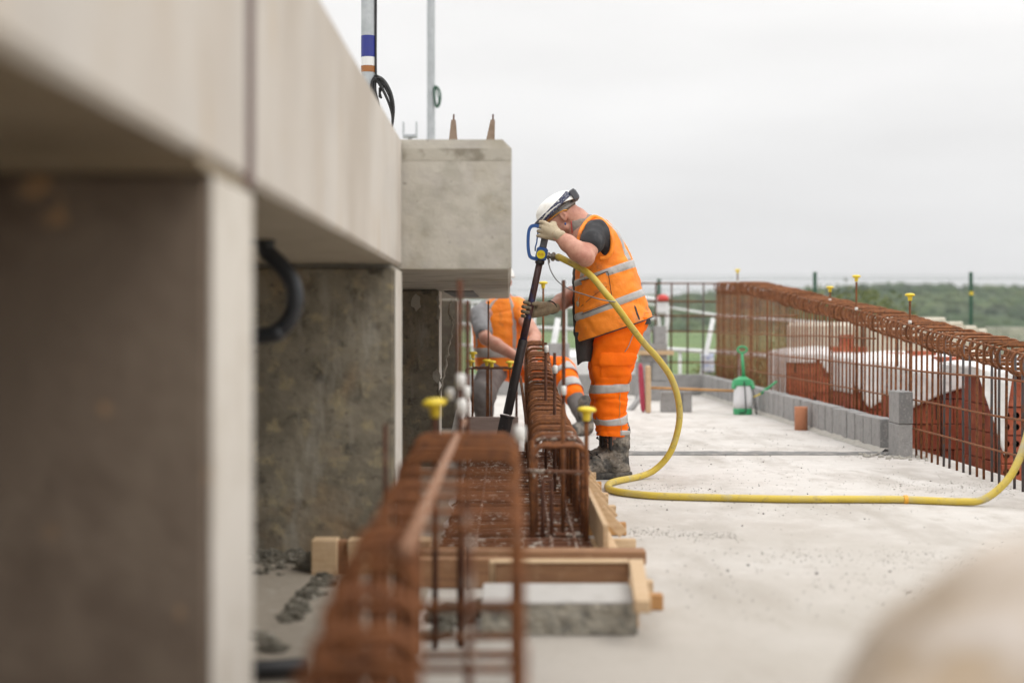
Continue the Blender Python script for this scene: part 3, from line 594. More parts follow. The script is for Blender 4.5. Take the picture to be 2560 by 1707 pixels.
# rubble by the piers
g = G(); k = 0
for (x0, x1, y0, y1, n, sz) in ((636, 770, 1385, 1412, 46, 0.03), (640, 705, 1405, 1440, 14, 0.018), (700, 830, 1440, 1560, 60, 0.022), (640, 700, 1600, 1640, 18, 0.02), (1040, 1250, 1500, 1600, 70, 0.02), (1105, 1180, 1110, 1370, 40, 0.012)):
    for q in range(n):
        u, v = rnd.random(), rnd.random()
        px = x0 + (x1 - x0) * (u if y1 - y0 < 100 else (1 - v) * 0.8 + u * 0.25); py = y0 + (y1 - y0) * v
        Y = CAMZ * FPX / (py - HY); p = at(px, py, Y); s = sz * rnd.uniform(0.35, 1.1)
        g.rock((p.x, Y, s * 0.4), (s * rnd.uniform(.9, 1.7), s * rnd.uniform(.7, 1.2), s * rnd.uniform(.5, .9)), 2, 0.9, 1.9, k); k += 1
struct('rubble', g, 'rubble', kind='stuff')
for (px, py, s, lab) in ((805, 1420, 0.07, 'dark angular stone lying before the second pier'), (1130, 1548, 0.055, 'pale rounded stone on the ground inside the near rebar cage')):
    Y = CAMZ * FPX / (py + 5 - HY); p = at(px, py, Y); g = G(); g.rock((p.x, Y, s * 0.42), (s * 1.35, s, s * 0.6), 3, 0.35, 1.5, 40 + px)
    tag(obj('stone', g, 'rubble', None, (p.x, Y, 0), False), lab, 'stone')
# the big buff stone in the very near foreground
g = G(); g.rock((0.585, 1.26, 0.285), (0.375, 0.20, 0.40), 5, 0.10, 1.6, 21)
tag(obj('boulder', g, 'boulder', None, (0.62, 1.3, 0), True), 'large out of focus buff stone in the bottom corner of the view', 'boulder')
# ================================================================== REBAR
def hairpin(x0, x1, Y, z, r, zb=0.0, rr=0.035, jit=0.004, rnd=random):
    a, b = rnd.uniform(-jit, jit), rnd.uniform(-jit, jit); ty = rnd.uniform(-.012, .012)
    P = [(x0 + a, Y, zb), (x0 + a, Y + ty * .5, z - rr)]
    for k in range(1, 5): q = math.pi / 2 * k / 5; P.append((x0 + a + rr * (1 - math.cos(q)), Y + ty, z - rr + rr * math.sin(q)))
    P.append((x0 + a + rr, Y + ty, z)); P.append((x1 + b - rr, Y + ty, z))
    for k in range(1, 5): q = math.pi / 2 * k / 5; P.append((x1 + b - rr + rr * math.sin(q), Y + ty, z - rr + rr * math.cos(q)))
    P += [(x1 + b, Y + ty * .5, z - rr), (x1 + b, Y, zb)]
    return P
def cap_mesh(name):
    g = G(); g.lathe([(0.0, 0.0), (0.012, 0.0), (0.0135, 0.004), (0.0150, 0.026), (0.0175, 0.030), (0.029, 0.033), (0.033, 0.037), (0.0335, 0.041), (0.029, 0.047), (0.019, 0.0505), (0.0, 0.052)], 22, caps=False)
    return g
CAP0 = None
def cap(p, lab, scale=1.0, rot=(0, 0, 0)):
    global CAP0
    if CAP0 is None:
        o = obj('rebar_guard', cap_mesh(''), 'yellowcap', None, (0, 0, 0), True); CAP0 = o
    else:
        o = CAP0.copy(); COL.objects.link(o)
    o.location = p; o.scale = (scale,) * 3; o.rotation_euler = rot
    return tag(o, lab, 'rebar cap', 'yellow mushroom caps on rebar ends')
rnd = random.Random(11)
# ---- near cage (A): runs towards the camera at the foot of the near piers
tA = thing('rebar_cage', 'blurred near rebar cage running down to the bottom edge of the view', 'rebar cage', (-0.1, 2.5, 0))
zA = lambda Y: interp(Y, [1.1, 1.61, 1.95, 2.26, 3.0, 3.8], [0.43, 0.466, 0.52, 0.537, 0.555, 0.578])
Y = 1.22; k = 0
while Y < 3.82:
    xi = 0.02 if Y > 2.28 else -0.0664 * Y
    g = G(); g.tube(hairpin(-0.243, xi, Y, zA(Y) + rnd.uniform(-.006, .006), 0.0075, rnd=rnd), 0.008, 8)
    obj('hairpin', g, 'rustlit' if rnd.random() < .6 else 'rust', tA, smooth=True)
    if Y < 2.28:
        for z in (0.415, 0.335, 0.26, 0.185, 0.11):
            zz = z + rnd.uniform(-.02, .02); g = G(); g.tube([(-0.243, Y + .01, zz), (xi, Y + .01, zz + rnd.uniform(-.01, .01))], 0.0075, 7); obj('cross_bar', g, 'rustlit' if rnd.random() < .6 else 'rust', tA, smooth=True)
    Y += rnd.choice((0.10, 0.115, 0.135)) if Y < 2.28 else 0.18; k += 1
for Y in (3.42, 3.52, 3.61, 3.70, 3.79):
    g = G(); g.tube(hairpin(-0.243, 0.022, Y, zA(Y) - rnd.uniform(0, .012), 0.0085, rnd=rnd), 0.0085, 8); obj('wide_hairpin', g, 'rust', tA, smooth=True)
for Y in (1.75, 2.05, 2.32, 2.62, 2.95, 3.2):
    g = G(); g.tube([(0.018 + rnd.uniform(-.006, .006), Y, 0.0), (0.016, Y, zA(Y) - 0.01)], 0.008, 8); obj('vertical_bar', g, 'rust', tA, smooth=True)
for (z, Y) in ((0.12, 1.9), (0.26, 1.9), (0.40, 1.9)):
    g = G(); g.tube([(-0.252, 1.2, z), (-0.253, 2.5, z + .005), (-0.252, 3.82, z)], 0.0065, 8); obj('lacer_bar', g, 'rustdark', tA, smooth=True)
for (z, Y) in ((0.50, 2.42), (0.385, 2.45)):     # two closed links hanging in the open side
    x0, x1, h, rr = -0.158, 0.016, 0.105, 0.022; P = []
    for (cx, cz, a0) in ((x1 - rr, z - rr, 0), (x0 + rr, z - rr, 90), (x0 + rr, z - h + rr, 180), (x1 - rr, z - h + rr, 270)):
        for q in range(6): a = R(a0 + 90 * q / 5); P.append((cx + rr * math.cos(a), Y, cz + rr * math.sin(a)))
    g = G(); g.tube(P, 0.0065, 8, closed=True); obj('closed_link', g, 'rust', tA, smooth=True)
for (z, Y) in ((0.236, 2.9), (0.208, 2.86), (0.10, 2.8), (0.05, 2.5)):
    g = G(); g.tube([(-0.17, Y, z), (0.03, Y + 0.01, z)], 0.007, 8); obj('cross_bar', g, 'rust', tA, smooth=True)
g = G(); g.tube([(-0.066, 2.4, 0), (-0.066, 2.4, 0.565)], 0.0075, 8); obj('vertical_bar', g, 'mortarbar', tA, smooth=True)
g = G(); g.tube([(-0.142, 1.98, 0.556), (-0.138, 3.2, 0.574), (-0.134, 4.35, 0.58)], 0.0085, 10); obj('top_bar', g, 'palebar', tA, smooth=True)
for (a, b0, b1, Y, r) in ((1150, 700, 1120, 3.86, 0.0085), (1169, 750, 1140, 4.7, 0.0075), (1088, 1000, 1100, 3.84, 0.008), (963, 1060, 1110, 3.75, 0.006)):
    p, q = at(a, b0, Y), at(a, b1, Y); g = G(); g.tube([(p.x, Y, 0), (p.x, Y, p.z)], r, 8); obj('starter_bar', g, 'rustdark', tA, smooth=True)
for (a, b, Y, s) in ((1152, 952, 3.83, 1), (1126, 985, 3.86, .8), (1166, 980, 4.66, 1), (1155, 1018, 3.83, 1.1), (1299, 1084, 3.79, 1.15)):
    p = at(a, b, Y); g = G(); g.lathe([(0.004, -0.02), (0.0125, -0.017), (0.0135, 0), (0.0125, 0.017), (0.004, 0.02)], 12, Matrix.Translation(p) @ Matrix.Scale(s, 4)); obj('plastic_tie', g, 'whiteplastic', tA, smooth=True)
# ---- middle cage (B): hairpins the worker is working at
tB = thing('rebar_cage', 'tall rusty row of rounded hairpin bars beside the standing worker', 'rebar cage', (0.2, 7.7, 0))
zB = lambda Y: interp(Y, [5.4, 6.2, 6.8, 7.6, 8.4, 9.0, 9.6, 10.3], [0.40, 0.425, 0.44, 0.475, 0.53, 0.61, 0.70, 0.785])
Y = 5.45
while Y < 10.2:
    wv = interp(Y, [5.4, 10.2], [0.096, 0.068])
    g = G(); g.tube(hairpin(0.2 - wv, 0.2 + wv, Y, zB(Y) + rnd.uniform(-.008, .008), 0.007, zb=0.0, rr=0.042, jit=0.008, rnd=rnd), 0.0092, 8)
    obj('hairpin', g, 'rustlit' if rnd.random() < 0.7 else ('mortarbar' if rnd.random() < .5 else 'rust'), tB, smooth=True); Y += rnd.choice((0.07, 0.09, 0.115))
for (x0, x1, dz) in ((0.098, 0.13, -0.10), (0.302, 0.27, -0.16), (0.29, 0.262, -0.03), (0.112, 0.14, -0.03)):
    P = [(x0 + (x1 - x0) * (y - 5.4) / 4.8, y, zB(y) + dz) for y in np.linspace(5.4, 10.2, 14)]
    g = G(); g.tube(P, 0.007, 8); obj('lacer_bar', g, 'mortarbar', tB, smooth=True)
g = G(); g.tube(spline([at(1301, 941, 9.3), at(1310, 1010, 8.4), at(1320, 1090, 7.2), at(1326, 1167, 6.3), at(1331, 1260, 5.6)], 5), 0.0085, 8); obj('bent_bar', g, 'rust', tB, smooth=True)
g = G(); g.tube([at(1303, 1176, 5.36), at(1476, 1182, 5.34)], 0.008, 8); obj('tie_bar', g, 'mortarbar', tB, smooth=True)
for (a, b0, Y, mm, r) in ((1409, 700, 5.9, 'rustdark', 0.008), (1364.5, 856, 7.5, 'rustdark', 0.0075), (1386.5, 882, 6.8, 'rustdark', 0.0075), (1466, 1030, 5.3, 'rust', 0.0085), (1407, 1010, 5.5, 'rust', 0.008), (1330, 1100, 5.42, 'rust', 0.009), (1358, 712, 9.8, 'rust', 0.007), (1357, 1200, 5.42, 'rustdark', 0.008), (1379, 1200, 5.43, 'rustdark', 0.008)):
    p = at(a, b0, Y); g = G(); g.tube([(p.x, Y, 0), (p.x, Y, p.z)], r, 8); obj('starter_bar', g, mm, tB, smooth=True)
for (a, b, Y) in ((1366, 872, 7.49), (1388, 923, 6.79), (1409, 976, 5.89)):
    p = at(a, b, Y); g = G(); g.lathe([(0.004, -0.02), (0.0115, -0.017), (0.0115, 0.017), (0.004, 0.02)], 12, Matrix.Translation(p)); obj('plastic_tie', g, 'whiteplastic', tB, smooth=True)
# ---- floor mat (C) between the piers and the timber
tC = thing('rebar_mat', 'mortar splashed mat of cross bars lying low between the two cages', 'rebar mat', (0, 6.6, 0))
Y = 4.98
while Y < 8.6:
    z = 0.028 + 0.045 * interp(Y, [5, 8.6], [0.6, 1.6]) + rnd.uniform(-.006, .010)
    x0 = -0.245 + 0.035 * (Y - 5) / 3.5 + rnd.uniform(-.01, .01)
    P = [(x0, Y, 0.0), (x0, Y, z - 0.02), (x0 + 0.02, Y, z), (0.0, Y + rnd.uniform(-.01, .01), z + rnd.uniform(-.003, .003)), (0.31, Y + rnd.uniform(-.012, .012), z)]
    g = G(); g.tube(P, 0.0075, 8); obj('cross_bar', g, 'mortarbar' if rnd.random() < 0.8 else 'rust', tC, smooth=True); Y += 0.052
for x in (-0.12, 0.03, 0.16, 0.25):
    g = G(); g.tube([(x, 4.95, 0.063), (x + .005, 6.7, 0.085), (x, 8.62, 0.108)], 0.0065, 8); obj('long_bar', g, 'mortarbar', tC, smooth=True)
# ---- far stool of bars (D) before the kneeling worker
tD = thing('rebar_stool', 'low square frame of thin bars before the kneeling worker', 'rebar frame', (-0.12, 10.5, 0))
z = 0.557; g = G(); P = hairpin(at(1166, 0, 10.5).x, at(1292, 0, 10.5).x, 10.5, z, 0.006, rr=0.02, rnd=rnd); g.tube(P, 0.0065, 8); obj('hairpin', g, 'rustdark', tD, smooth=True)
g = G(); P = hairpin(at(1180, 0, 10.8).x, at(1290, 0, 10.8).x, 10.8, z, 0.006, rr=0.02, rnd=rnd); g.tube(P, 0.0065, 8); obj('hairpin', g, 'rustdark', tD, smooth=True)
for (a, b0) in ((1217, 918), (1228, 918), (1221, 752), (1275, 916), (1182, 896)):
    p = at(a, b0, 10.55); g = G(); g.tube([(p.x, 10.55, 0), (p.x, 10.55, p.z)], 0.006, 8); obj('vertical_bar', g, 'rust', tD, smooth=True)
# ---- long cage along the right edge of the slab (E)
tE = thing('rebar_cage', 'long rusty cage of upright bars topped with hooped links along the slab edge', 'rebar cage', (2.8, 12, 0))
zE = lambda Y: interp(Y, [6.2, 7.5, 8.4, 9.3, 10.2, 11.4, 12.5, 14.25, 16.3, 18.5], [0.64, 0.735, 0.80, 0.86, 0.936, 1.03, 1.10, 1.23, 1.37, 1.43])
Y = 6.5; k = 0
while Y < 18.5:
    g = G(); z = zE(Y) + rnd.uniform(-.006, .006); x = 2.705 + rnd.uniform(-.003, .003)
    zt = z - rnd.uniform(0.0, 0.05)
    P = [(x + rnd.uniform(-.004, .004), Y + rnd.uniform(-.006, .006), 0.0), (x, Y, 0.4), (x + .004, Y + .004, zt)]
    g.tube(P, 0.0078, 7); steel = (k % 7 in (1, 2, 4, 5)) and Y < 8.9
    obj('upright_bar', g, 'steel' if steel else ('rustlit' if rnd.random() < 0.7 else 'rust'), tE, smooth=True)
    Y += 0.122; k += 1
g = G(); Y = 6.55; k = 0
while Y < 18.5:                                  # rear row of uprights, seen only through the front one
    if k % 9 == 0: g.tube([(3.0, Y, -0.05), (3.0, Y + .01, zE(Y) - 0.05)], 0.0075, 6)
    Y += 0.122; k += 1
o = obj('rear_bar', g, 'rustdark', tE, smooth=True); o['kind'] = 'stuff'
Y = 6.45; k = 0
while Y < 18.52:
    z = zE(Y) + rnd.uniform(-.008, .006); h = 0.128 + rnd.uniform(-.012, .010); x0 = 2.685 + rnd.uniform(-.008, .008); x1 = x0 + 0.30 + rnd.uniform(-.02, .01); rr = 0.052; P = []
    ty = rnd.uniform(-.045, .045)
    for (cx, cz, a0) in ((x1 - rr, z - rr, 0), (x0 + rr, z - rr, 90), (x0 + rr, z - h + rr, 180), (x1 - rr, z - h + rr, 270)):
        for q in range(6): a = R(a0 + 90 * q / 5); P.append((cx + rr * math.cos(a), Y + ty * (cx - x0) / 0.3, cz + rr * math.sin(a)))
    g = G(); g.tube(P, 0.0085, 7, closed=True)
    obj('hooped_link', g, 'rustlit' if rnd.random() < 0.75 else 'rust', tE, smooth=True); Y += 0.122 if Y < 12 else 0.125; k += 1
for dz, dx in ((-.012, .02), (-.115, .02), (-.012, .27), (-.115, .27)):
    P = [(2.69 + dx, y, zE(y) + dz) for y in np.linspace(6.45, 18.5, 40)]; g = G(); g.tube(P, 0.0075, 7); obj('edge_bar', g, 'rustlit', tE, smooth=True)
for z, y1 in ((0.19, 18.5), (0.38, 18.5), (0.58, 18.5), (0.78, 18.5), (0.97, 18.5)):
    y0 = 6.5 if z < 0.6 else (10.4 if z < 0.8 else 13.2)
    P = [(2.688 + 0.006 * noise.noise(Vector((y, z, 3))), y, z + 0.012 * noise.noise(Vector((y * .7, z * 5, 1)))) for y in np.linspace(y0, y1, 30)]
    g = G(); g.tube(P, 0.0065, 7); obj('lacer_bar', g, 'rustlit', tE, smooth=True)
for (a, b, Y, off) in ((2275, 752, 9.6, 0.1), (2141, 705, 10.9, 0.06), (2075, 730, 12.2, 0.1), (1844, 684, 16.4, 0.1)):
    p = at(a, b, Y); g = G(); g.tube([(p.x, Y, 0), (p.x, Y, p.z)], 0.0078, 8); obj('starter_bar', g, 'rust', tE, smooth=True)
    g = G(); zz = zE(Y) + 0.01; g.lathe([(0.004, -0.012), (0.0115, -0.01), (0.0115, 0.012), (0.004, 0.014)], 10, Matrix.Translation((p.x, Y, zz))); obj('plastic_tie', g, 'whiteplastic', tE, smooth=True)
# ---- end grid at the far edge
tF = thing('rebar_grid', 'open square grid of bars standing across the far end of the slab', 'rebar grid', (2.2, 18.3, 0))
for a in (1600, 1638, 1677, 1718, 1757):
    p = at(a, 706, 18.3); g = G(); g.tube([(p.x, 18.3, 0), (p.x + .01, 18.3, p.z)], 0.011, 7); obj('vertical_bar', g, 'steel' if a == 1757 else 'rustdark', tF, smooth=True)
for b in (708, 753, 789, 828, 905):
    p, q = at(1590, b, 18.33), at(1792, b + 1, 18.33); g = G(); g.tube([p, q], 0.010, 7); obj('horizontal_bar', g, 'rust', tF, smooth=True)
# ---- yellow caps
def on(a, b, Y): return at(a, b, Y)
p = on(1089.5, 1043, 3.84); cap(p, 'yellow cap above the end of the near cage, by the cracked pier', 1.0, (R(4), R(-5), 0))
p = on(1466, 1052, 5.3); cap(p, 'yellow cap on the bar in front of the boot of the standing worker', 1.05, (0, R(2), 0))
p = on(1358, 721, 9.8); cap(p, 'yellow cap on a tall thin bar between the two workers', 0.95)
for (a, b, lab) in ((1182, 896, 'yellow cap highest in the cluster by the kneeling worker'), (1176, 916, 'yellow cap at the pier end of the cluster on the low frame'), (1217, 915, 'yellow cap in the middle pair of the low frame, nearer the pier'), (1229, 918, 'yellow cap in the middle pair of the low frame, nearer the tool'), (1275, 919, 'yellow cap on the low frame partly behind the long tool')):
    p = on(a, b, 10.55); cap(p, lab, 1.0)
for (a, b, Y, lab) in ((2275, 752, 9.6, 'yellow cap nearest the stacked blocks on the long cage'), (2141, 704, 10.9, 'yellow cap standing highest above the long cage'), (2075, 730, 12.2, 'yellow cap on a short bar midway along the long cage'), (1844, 684, 16.4, 'tiny yellow cap at the far end of the long cage')):
    p = at(a, b, Y); cap(p, lab, 1.0)
# ================================================================== FORMWORK AND TIMBER
tF = thing('timber_formwork', 'pale timber side form with cross pegs and braces along the middle cage', 'formwork', (0.4, 6.5, 0))
g = G(); g.box((0.333, 4.98, 0.052), (0.352, 9.0, 0.175), 0.002); obj('side_board', g, 'timber', tF)
g = G(); g.box((0.3525, 4.98, 0.050), (0.388, 9.0, 0.088), 0.002); obj('waling', g, 'timber', tF)
for i, Y in enumerate((5.5, 5.95, 6.53, 7.0, 7.53, 7.97, 8.5)):
    g = G(); g.box((0.30, Y - 0.045, 0.0), (0.492, Y + 0.0, 0.0515), 0.003, None, 0.002); obj('peg', g, ['timber', 'timberorange', 'timber', 'timber', 'timberorange', 'timber', 'timber'][i], tF)
    g = G(); g.bar((0.356, Y + 0.01, 0.162), (0.446, Y + 0.012, 0.066), 0.022, 0.040, 0.002, up=(0, 0, 1)); obj('brace', g, 'timber', tF)
t = thing('stop_end_plank', 'orange brown plank laid across the front of the middle cage', 'plank', (0.1, 4.9, 0.05))
g = G(); g.box((-0.30, 4.885, 0.051), (at(1616, 0, 4.885).x, 4.975, 0.0965), 0.003); obj('plank', g, 'timberdark', t)
g = G(); g.box((-0.31, 4.72, 0.0), (0.02, 4.765, 0.098), 0.003); tag(obj('edge_board', g, 'timberdark', None, (-0.15, 4.74, 0)), 'red brown board on edge seen through the near cage', 'board')
tG = thing('timber_box_form', 'pale nailed timber frame standing behind the grey slab', 'timber frame', (0.2, 4.38, 0))
g = G(); g.box((-0.04, 4.36, 0.05), (0.372, 4.40, 0.144), 0.003); obj('cross_rail', g, 'timberdark', tG)
g = G(); g.box((-0.04, 4.352, 0.1445), (0.372, 4.408, 0.150), 0.002); obj('top_strip', g, 'timber', tG)
g = G(); g.bar((0.398, 4.42, 0.130), (0.362, 3.83, 0.115), 0.045, 0.035, 0.003); obj('side_rail', g, 'timber', tG)
for (x0, x1, Y, h, mm) in ((0.385, 0.476, 4.40, 0.0475, 'timberorange'), (0.385, 0.468, 4.62, 0.05, 'timber'), (0.345, 0.378, 4.15, 0.055, 'timberorange')):
    g = G(); g.box((x0, Y - 0.045, 0.0), (x1, Y, h), 0.003); obj('peg', g, mm, tG)
g = G(); p = at(1242, 1460, 4.45); g.box((p.x - 0.024, 4.44, 0.0), (p.x + 0.024, 4.49, 0.135), 0.003); tag(obj('wooden_stake', g, 'timber', None, (p.x, 4.46, 0)), 'short pale square stake seen through the near cage', 'stake')
t = thing('kerb_slab', 'rough fronted pale topped concrete slab lying beside the near cage', 'slab', (0.15, 4.15, 0))
g = G(); rows = []
for j in range(17):
    row = []
    for i in range(41):
        x = -0.075 + 0.44 * i / 40; z = 0.003 + 0.086 * j / 16
        row.append((x, 4.0 + 0.006 * noise.noise(Vector((x * 30, z * 30, 2))) + 0.003 * noise.noise(Vector((x * 90, z * 90, 5))), z))
    rows.append(row)
g.grid(rows); obj('rough_face', g, 'slabblock', t)
g = G(); g.box((-0.075, 4.007, 0.002), (0.365, 4.30, 0.094), 0.003); obj('slab_body', g, 'slabtop', t)
for (x0, x1, Y, z1, mm, lab) in ((at(778, 0, 4.95).x, at(842, 0, 4.95).x, 4.95, 0.125, 'timber', 'pale timber block by the second pier, the piece with the open end'), (at(868, 0, 4.95).x, -0.27, 4.95, 0.125, 'timber', 'pale timber block running behind the near cage from the second pier')):
    g = G(); g.box((x0, Y, 0.0), (x1, Y + 0.09, z1), 0.003); tag(obj('timber_block', g, mm, None, ((x0 + x1) / 2, Y, 0)), lab, 'timber block', 'timber blocks by the second pier')
g = G(); g.box((at(840, 0, 4.99).x, 4.985, 0.0), (at(870, 0, 4.985).x, 5.03, 0.118), 0.003); tag(obj('wooden_wedge', g, 'timberdark', None, (at(855, 0, 4.98).x, 4.99, 0)), 'brown wooden packer between the two pale timber blocks', 'packer')
g = G(); a, b = at(1160, 1042, 9.9), at(1296, 1092, 9.9); g.box((a.x, 9.9, 0.0), (b.x, 9.93, a.z), 0.003); tag(obj('shutter_board', g, 'timberpink', None, ((a.x + b.x) / 2, 9.9, 0)), 'pinkish grey shutter board behind the low bar frame', 'board')
g = G(); p = [at(1108, 1086, 8.6), at(1146, 1084, 8.6), at(1148, 1025, 8.55), at(1140, 1024, 8.55)]
V = [q for q in p] + [q + Vector((0, 0.03, 0)) for q in p]; g.add(V, [(0, 1, 2, 3), (7, 6, 5, 4), (0, 4, 5, 1), (1, 5, 6, 2), (2, 6, 7, 3), (3, 7, 4, 0)])
for k in range(len(g.V)):
    if g.V[k][2] < 0.26: g.V[k] = (g.V[k][0], g.V[k][1], 0.0)
tag(obj('white_offcut', g, 'whiteplastic', None, (p[0].x, 8.6, 0)), 'pale tapered board offcut leaning by the cracked pier', 'offcut')

# ================================================================== BLOCKWORK
t = thing('block_wall', 'low wall of grey concrete blocks along the foot of the long cage', 'wall', (2.5, 14, 0))
g = G(); rnd = random.Random(5); n = 36
wx = lambda y: interp(y, [9.8, 17.7], [2.57, 2.44])
for i in range(n):
    y0 = 9.83 + i * 0.2275; j = rnd.uniform(-.004, .004)
    g.mi = 0; g.box((wx(y0) + j, y0, 0.004 + rnd.uniform(0, .004)), (wx(y0) + 0.10, y0 + 0.2165 + rnd.uniform(-.002, .003), 0.226 + rnd.uniform(-.004, .004) + 0.03 * (y0 - 9.8) / 8), 0.004)
obj('blocks', g, 'block', t)
g = G()
for i in range(n):
    y0 = 9.83 + i * 0.2275; g.box((wx(y0) + 0.006, y0 + 0.2155, 0.0), (wx(y0) + 0.094, y0 + 0.229, 0.215 + 0.03 * (y0 - 9.8) / 8))
obj('mortar_joint', g, 'mortar', t)
g = G(); rows = []
for i in range(200):
    y = 9.7 + 8.3 * i / 199; wd = 0.035 + 0.02 * noise.noise(Vector((y * 4, 1, 2))); h = 0.03 + 0.018 * noise.noise(Vector((y * 6, 4, 2)))
    rows.append([(wx(y) - wd, y, 0.002), (wx(y) - wd * .5, y, h * .55), (wx(y) + .001, y, h), (wx(y) + 0.05, y, h)])
g.grid(rows); obj('mortar_fillet', g, 'mortar', t)
g = G(); g.box((wx(9.8) + 0.001, 9.822, 0.006), (wx(9.8) + 0.099, 9.829, 0.222), 0.001); obj('end_face', g, 'blockend', t)
t = thing('return_wall', 'low grey block wall across the far end of the slab', 'wall', (1.3, 17.95, 0))
g = G()
for i in range(8):
    x1 = 2.44 - i * 0.452; g.box((x1 - 0.44, 17.9, 0.004), (x1, 18.0, 0.262 + rnd.uniform(-.003, .003)), 0.004)
obj('blocks', g, 'block', t)
g = G()
for i in range(8): x1 = 2.44 - i * 0.452; g.box((x1 - 0.453, 17.906, 0.0), (x1 - 0.439, 17.994, 0.25))
obj('mortar_joint', g, 'mortar', t)
def loose_block(lo, hi, lab, group, mm='block', rz=0):
    c = Vector(((lo[0] + hi[0]) / 2, (lo[1] + hi[1]) / 2, lo[2])); g = G(); g.box(lo, hi, 0.004, Matrix.Rotation(rz, 3, 'Z') if rz else None)
    return tag(obj('concrete_block', g, mm, None, c), lab, 'block', group)
g0 = 'two stacked half blocks by the long cage'
for (z0, z1, lab, j) in ((0.0, 0.219, 'lower of the two grey half blocks standing by the wall end', 0.0), (0.2225, 0.437, 'upper of the two grey half blocks standing by the wall end', 0.003)):
    t = thing('half_block', lab, 'block', (2.63, 9.53, z0), g0)
    g = G(); g.box((2.578 + j, 9.402, z0), (2.675 + j, 9.64, z1), 0.004); obj('block_body', g, 'block', t)
    if z0 > 0:
        g = G(); g.box((2.5775 + j + .004, 9.3985, z0 + .004), (2.675 + j - .004, 9.4015, z1 - .004), 0.001); obj('rough_end', g, 'blockend', t)
g = G()
for k in range(60): g.rock((2.60 + rnd.uniform(-.22, .16), 9.5 + rnd.gauss(0, .12), 0.004), (rnd.uniform(.006, .03), rnd.uniform(.006, .02), rnd.uniform(.004, .016)), 1, .4, 2, k)
struct('mortar_droppings', g, 'mortar', kind='stuff')
# far stack and the blocks carrying the broom handle
Y = 16.6; k = 0
sc = [(1592, 1669, 953, 999, 'lowest block of the far stack beside the standing worker'), (1592, 1628, 905, 951.5, 'second layer block of the far stack, on the worker side'), (1630, 1669, 905, 951.5, 'second layer block of the far stack, on the open side'), (1600, 1668, 858, 876, 'thin top layer block of the far stack lying on the plank'), (1636, 1666, 815, 857.5, 'upright block crowning the far stack on its open side'), (1606, 1627, 817, 857.5, 'upright block crowning the far stack on the worker side'), (1604, 1668, 888, 904, 'thin block under the plank of the far stack')]
for (x0, x1, y0, y1, lab) in sc:
    a, b = at(x0, y1, Y), at(x1, y0, Y); loose_block((a.x, Y, a.z if y1 < 995 else 0.0), (b.x, Y + 0.22, b.z), lab, 'blocks of the far stack')
a, b = at(1585, 887.3, Y - .06), at(1685, 877, Y - .06); g = G(); g.box((a.x, Y - .06, a.z), (b.x, Y + .16, b.z), .003); tag(obj('scaffold_board', g, 'timber', None, (a.x, Y, a.z)), 'pale board lying in the middle of the far block stack', 'board')
Y = 14.35
for (x0, x1, lab) in ((1653, 1704, 'larger grey block under the broom handle'), (1706.5, 1730, 'narrow grey block under the broom handle')):
    a, b = at(x0, 1031, Y), at(x1, 979.5, Y); loose_block((a.x, Y, 0), (b.x, Y + 0.10, b.z), lab, 'blocks under the broom handle')
for (x0, x1, y0, Yb, lab) in ((1370, 1424, 858, 17.0, 'grey block pile seen between the two workers'),):
    a, b = at(x0, 990, Yb), at(x1, y0, Yb); loose_block((a.x, Yb, 0), (b.x, Yb + 0.3, b.z), lab, 'far blocks')
g = G(); g.bar(at(1560, 1045, 14.6) + Vector((0, 0, 0)), at(1606, 988, 14.8), 0.05, 0.045, .003); tag(obj('grey_prop', g, 'block', None, tuple(at(1575, 1030, 14.6))), 'grey square post leaning behind the trouser leg of the worker', 'post')
# broom
t = thing('broom', 'broom with red bristles standing on its head, handle laid on the blocks', 'broom', tuple(at(1612, 1030, 14.25)))
g = G(); rows = []
for i in range(13):
    v = i / 12; z = at(0, 1030 - 122 * v, 14.25).z; wd = 0.030 * (1 - 0.25 * abs(v - .5)) * (0.55 if i in (0, 12) else 1); cx = at(1608 - 7 * v, 0, 14.25).x
    rows.append([(cx + 0.9 * wd * math.cos(a), 14.25 + wd * 1.1 * math.sin(a), z) for a in np.linspace(0, 2 * math.pi, 14, endpoint=False)])
g.grid(rows, True, True); obj('bristles', g, 'bristle', t, smooth=True)
a, b = at(1613, 1031, 14.25), at(1627, 914, 14.25); g = G(); g.box((a.x + .002, 14.215, 0.0), (b.x, 14.285, b.z), 0.012); obj('head_stock', g, 'timber', t)
g = G(); g.tube([at(1622, 969, 14.25), at(1839, 977, 14.42)], 0.0135, 10); obj('handle', g, 'timberorange', t, smooth=True)
# terracotta pipe stub
g = G(); c = Vector((2.452, 11.9, 0)); g.lathe([(0.046, 0.0), (0.054, 0.0), (0.054, 0.186), (0.0545, 0.196), (0.046, 0.196), (0.046, 0.02)], 24, Matrix.Translation(c), caps=False)
tag(obj('pipe_stub', g, 'terracotta', None, c, True), 'short terracotta drain pipe standing up against the block wall', 'pipe')
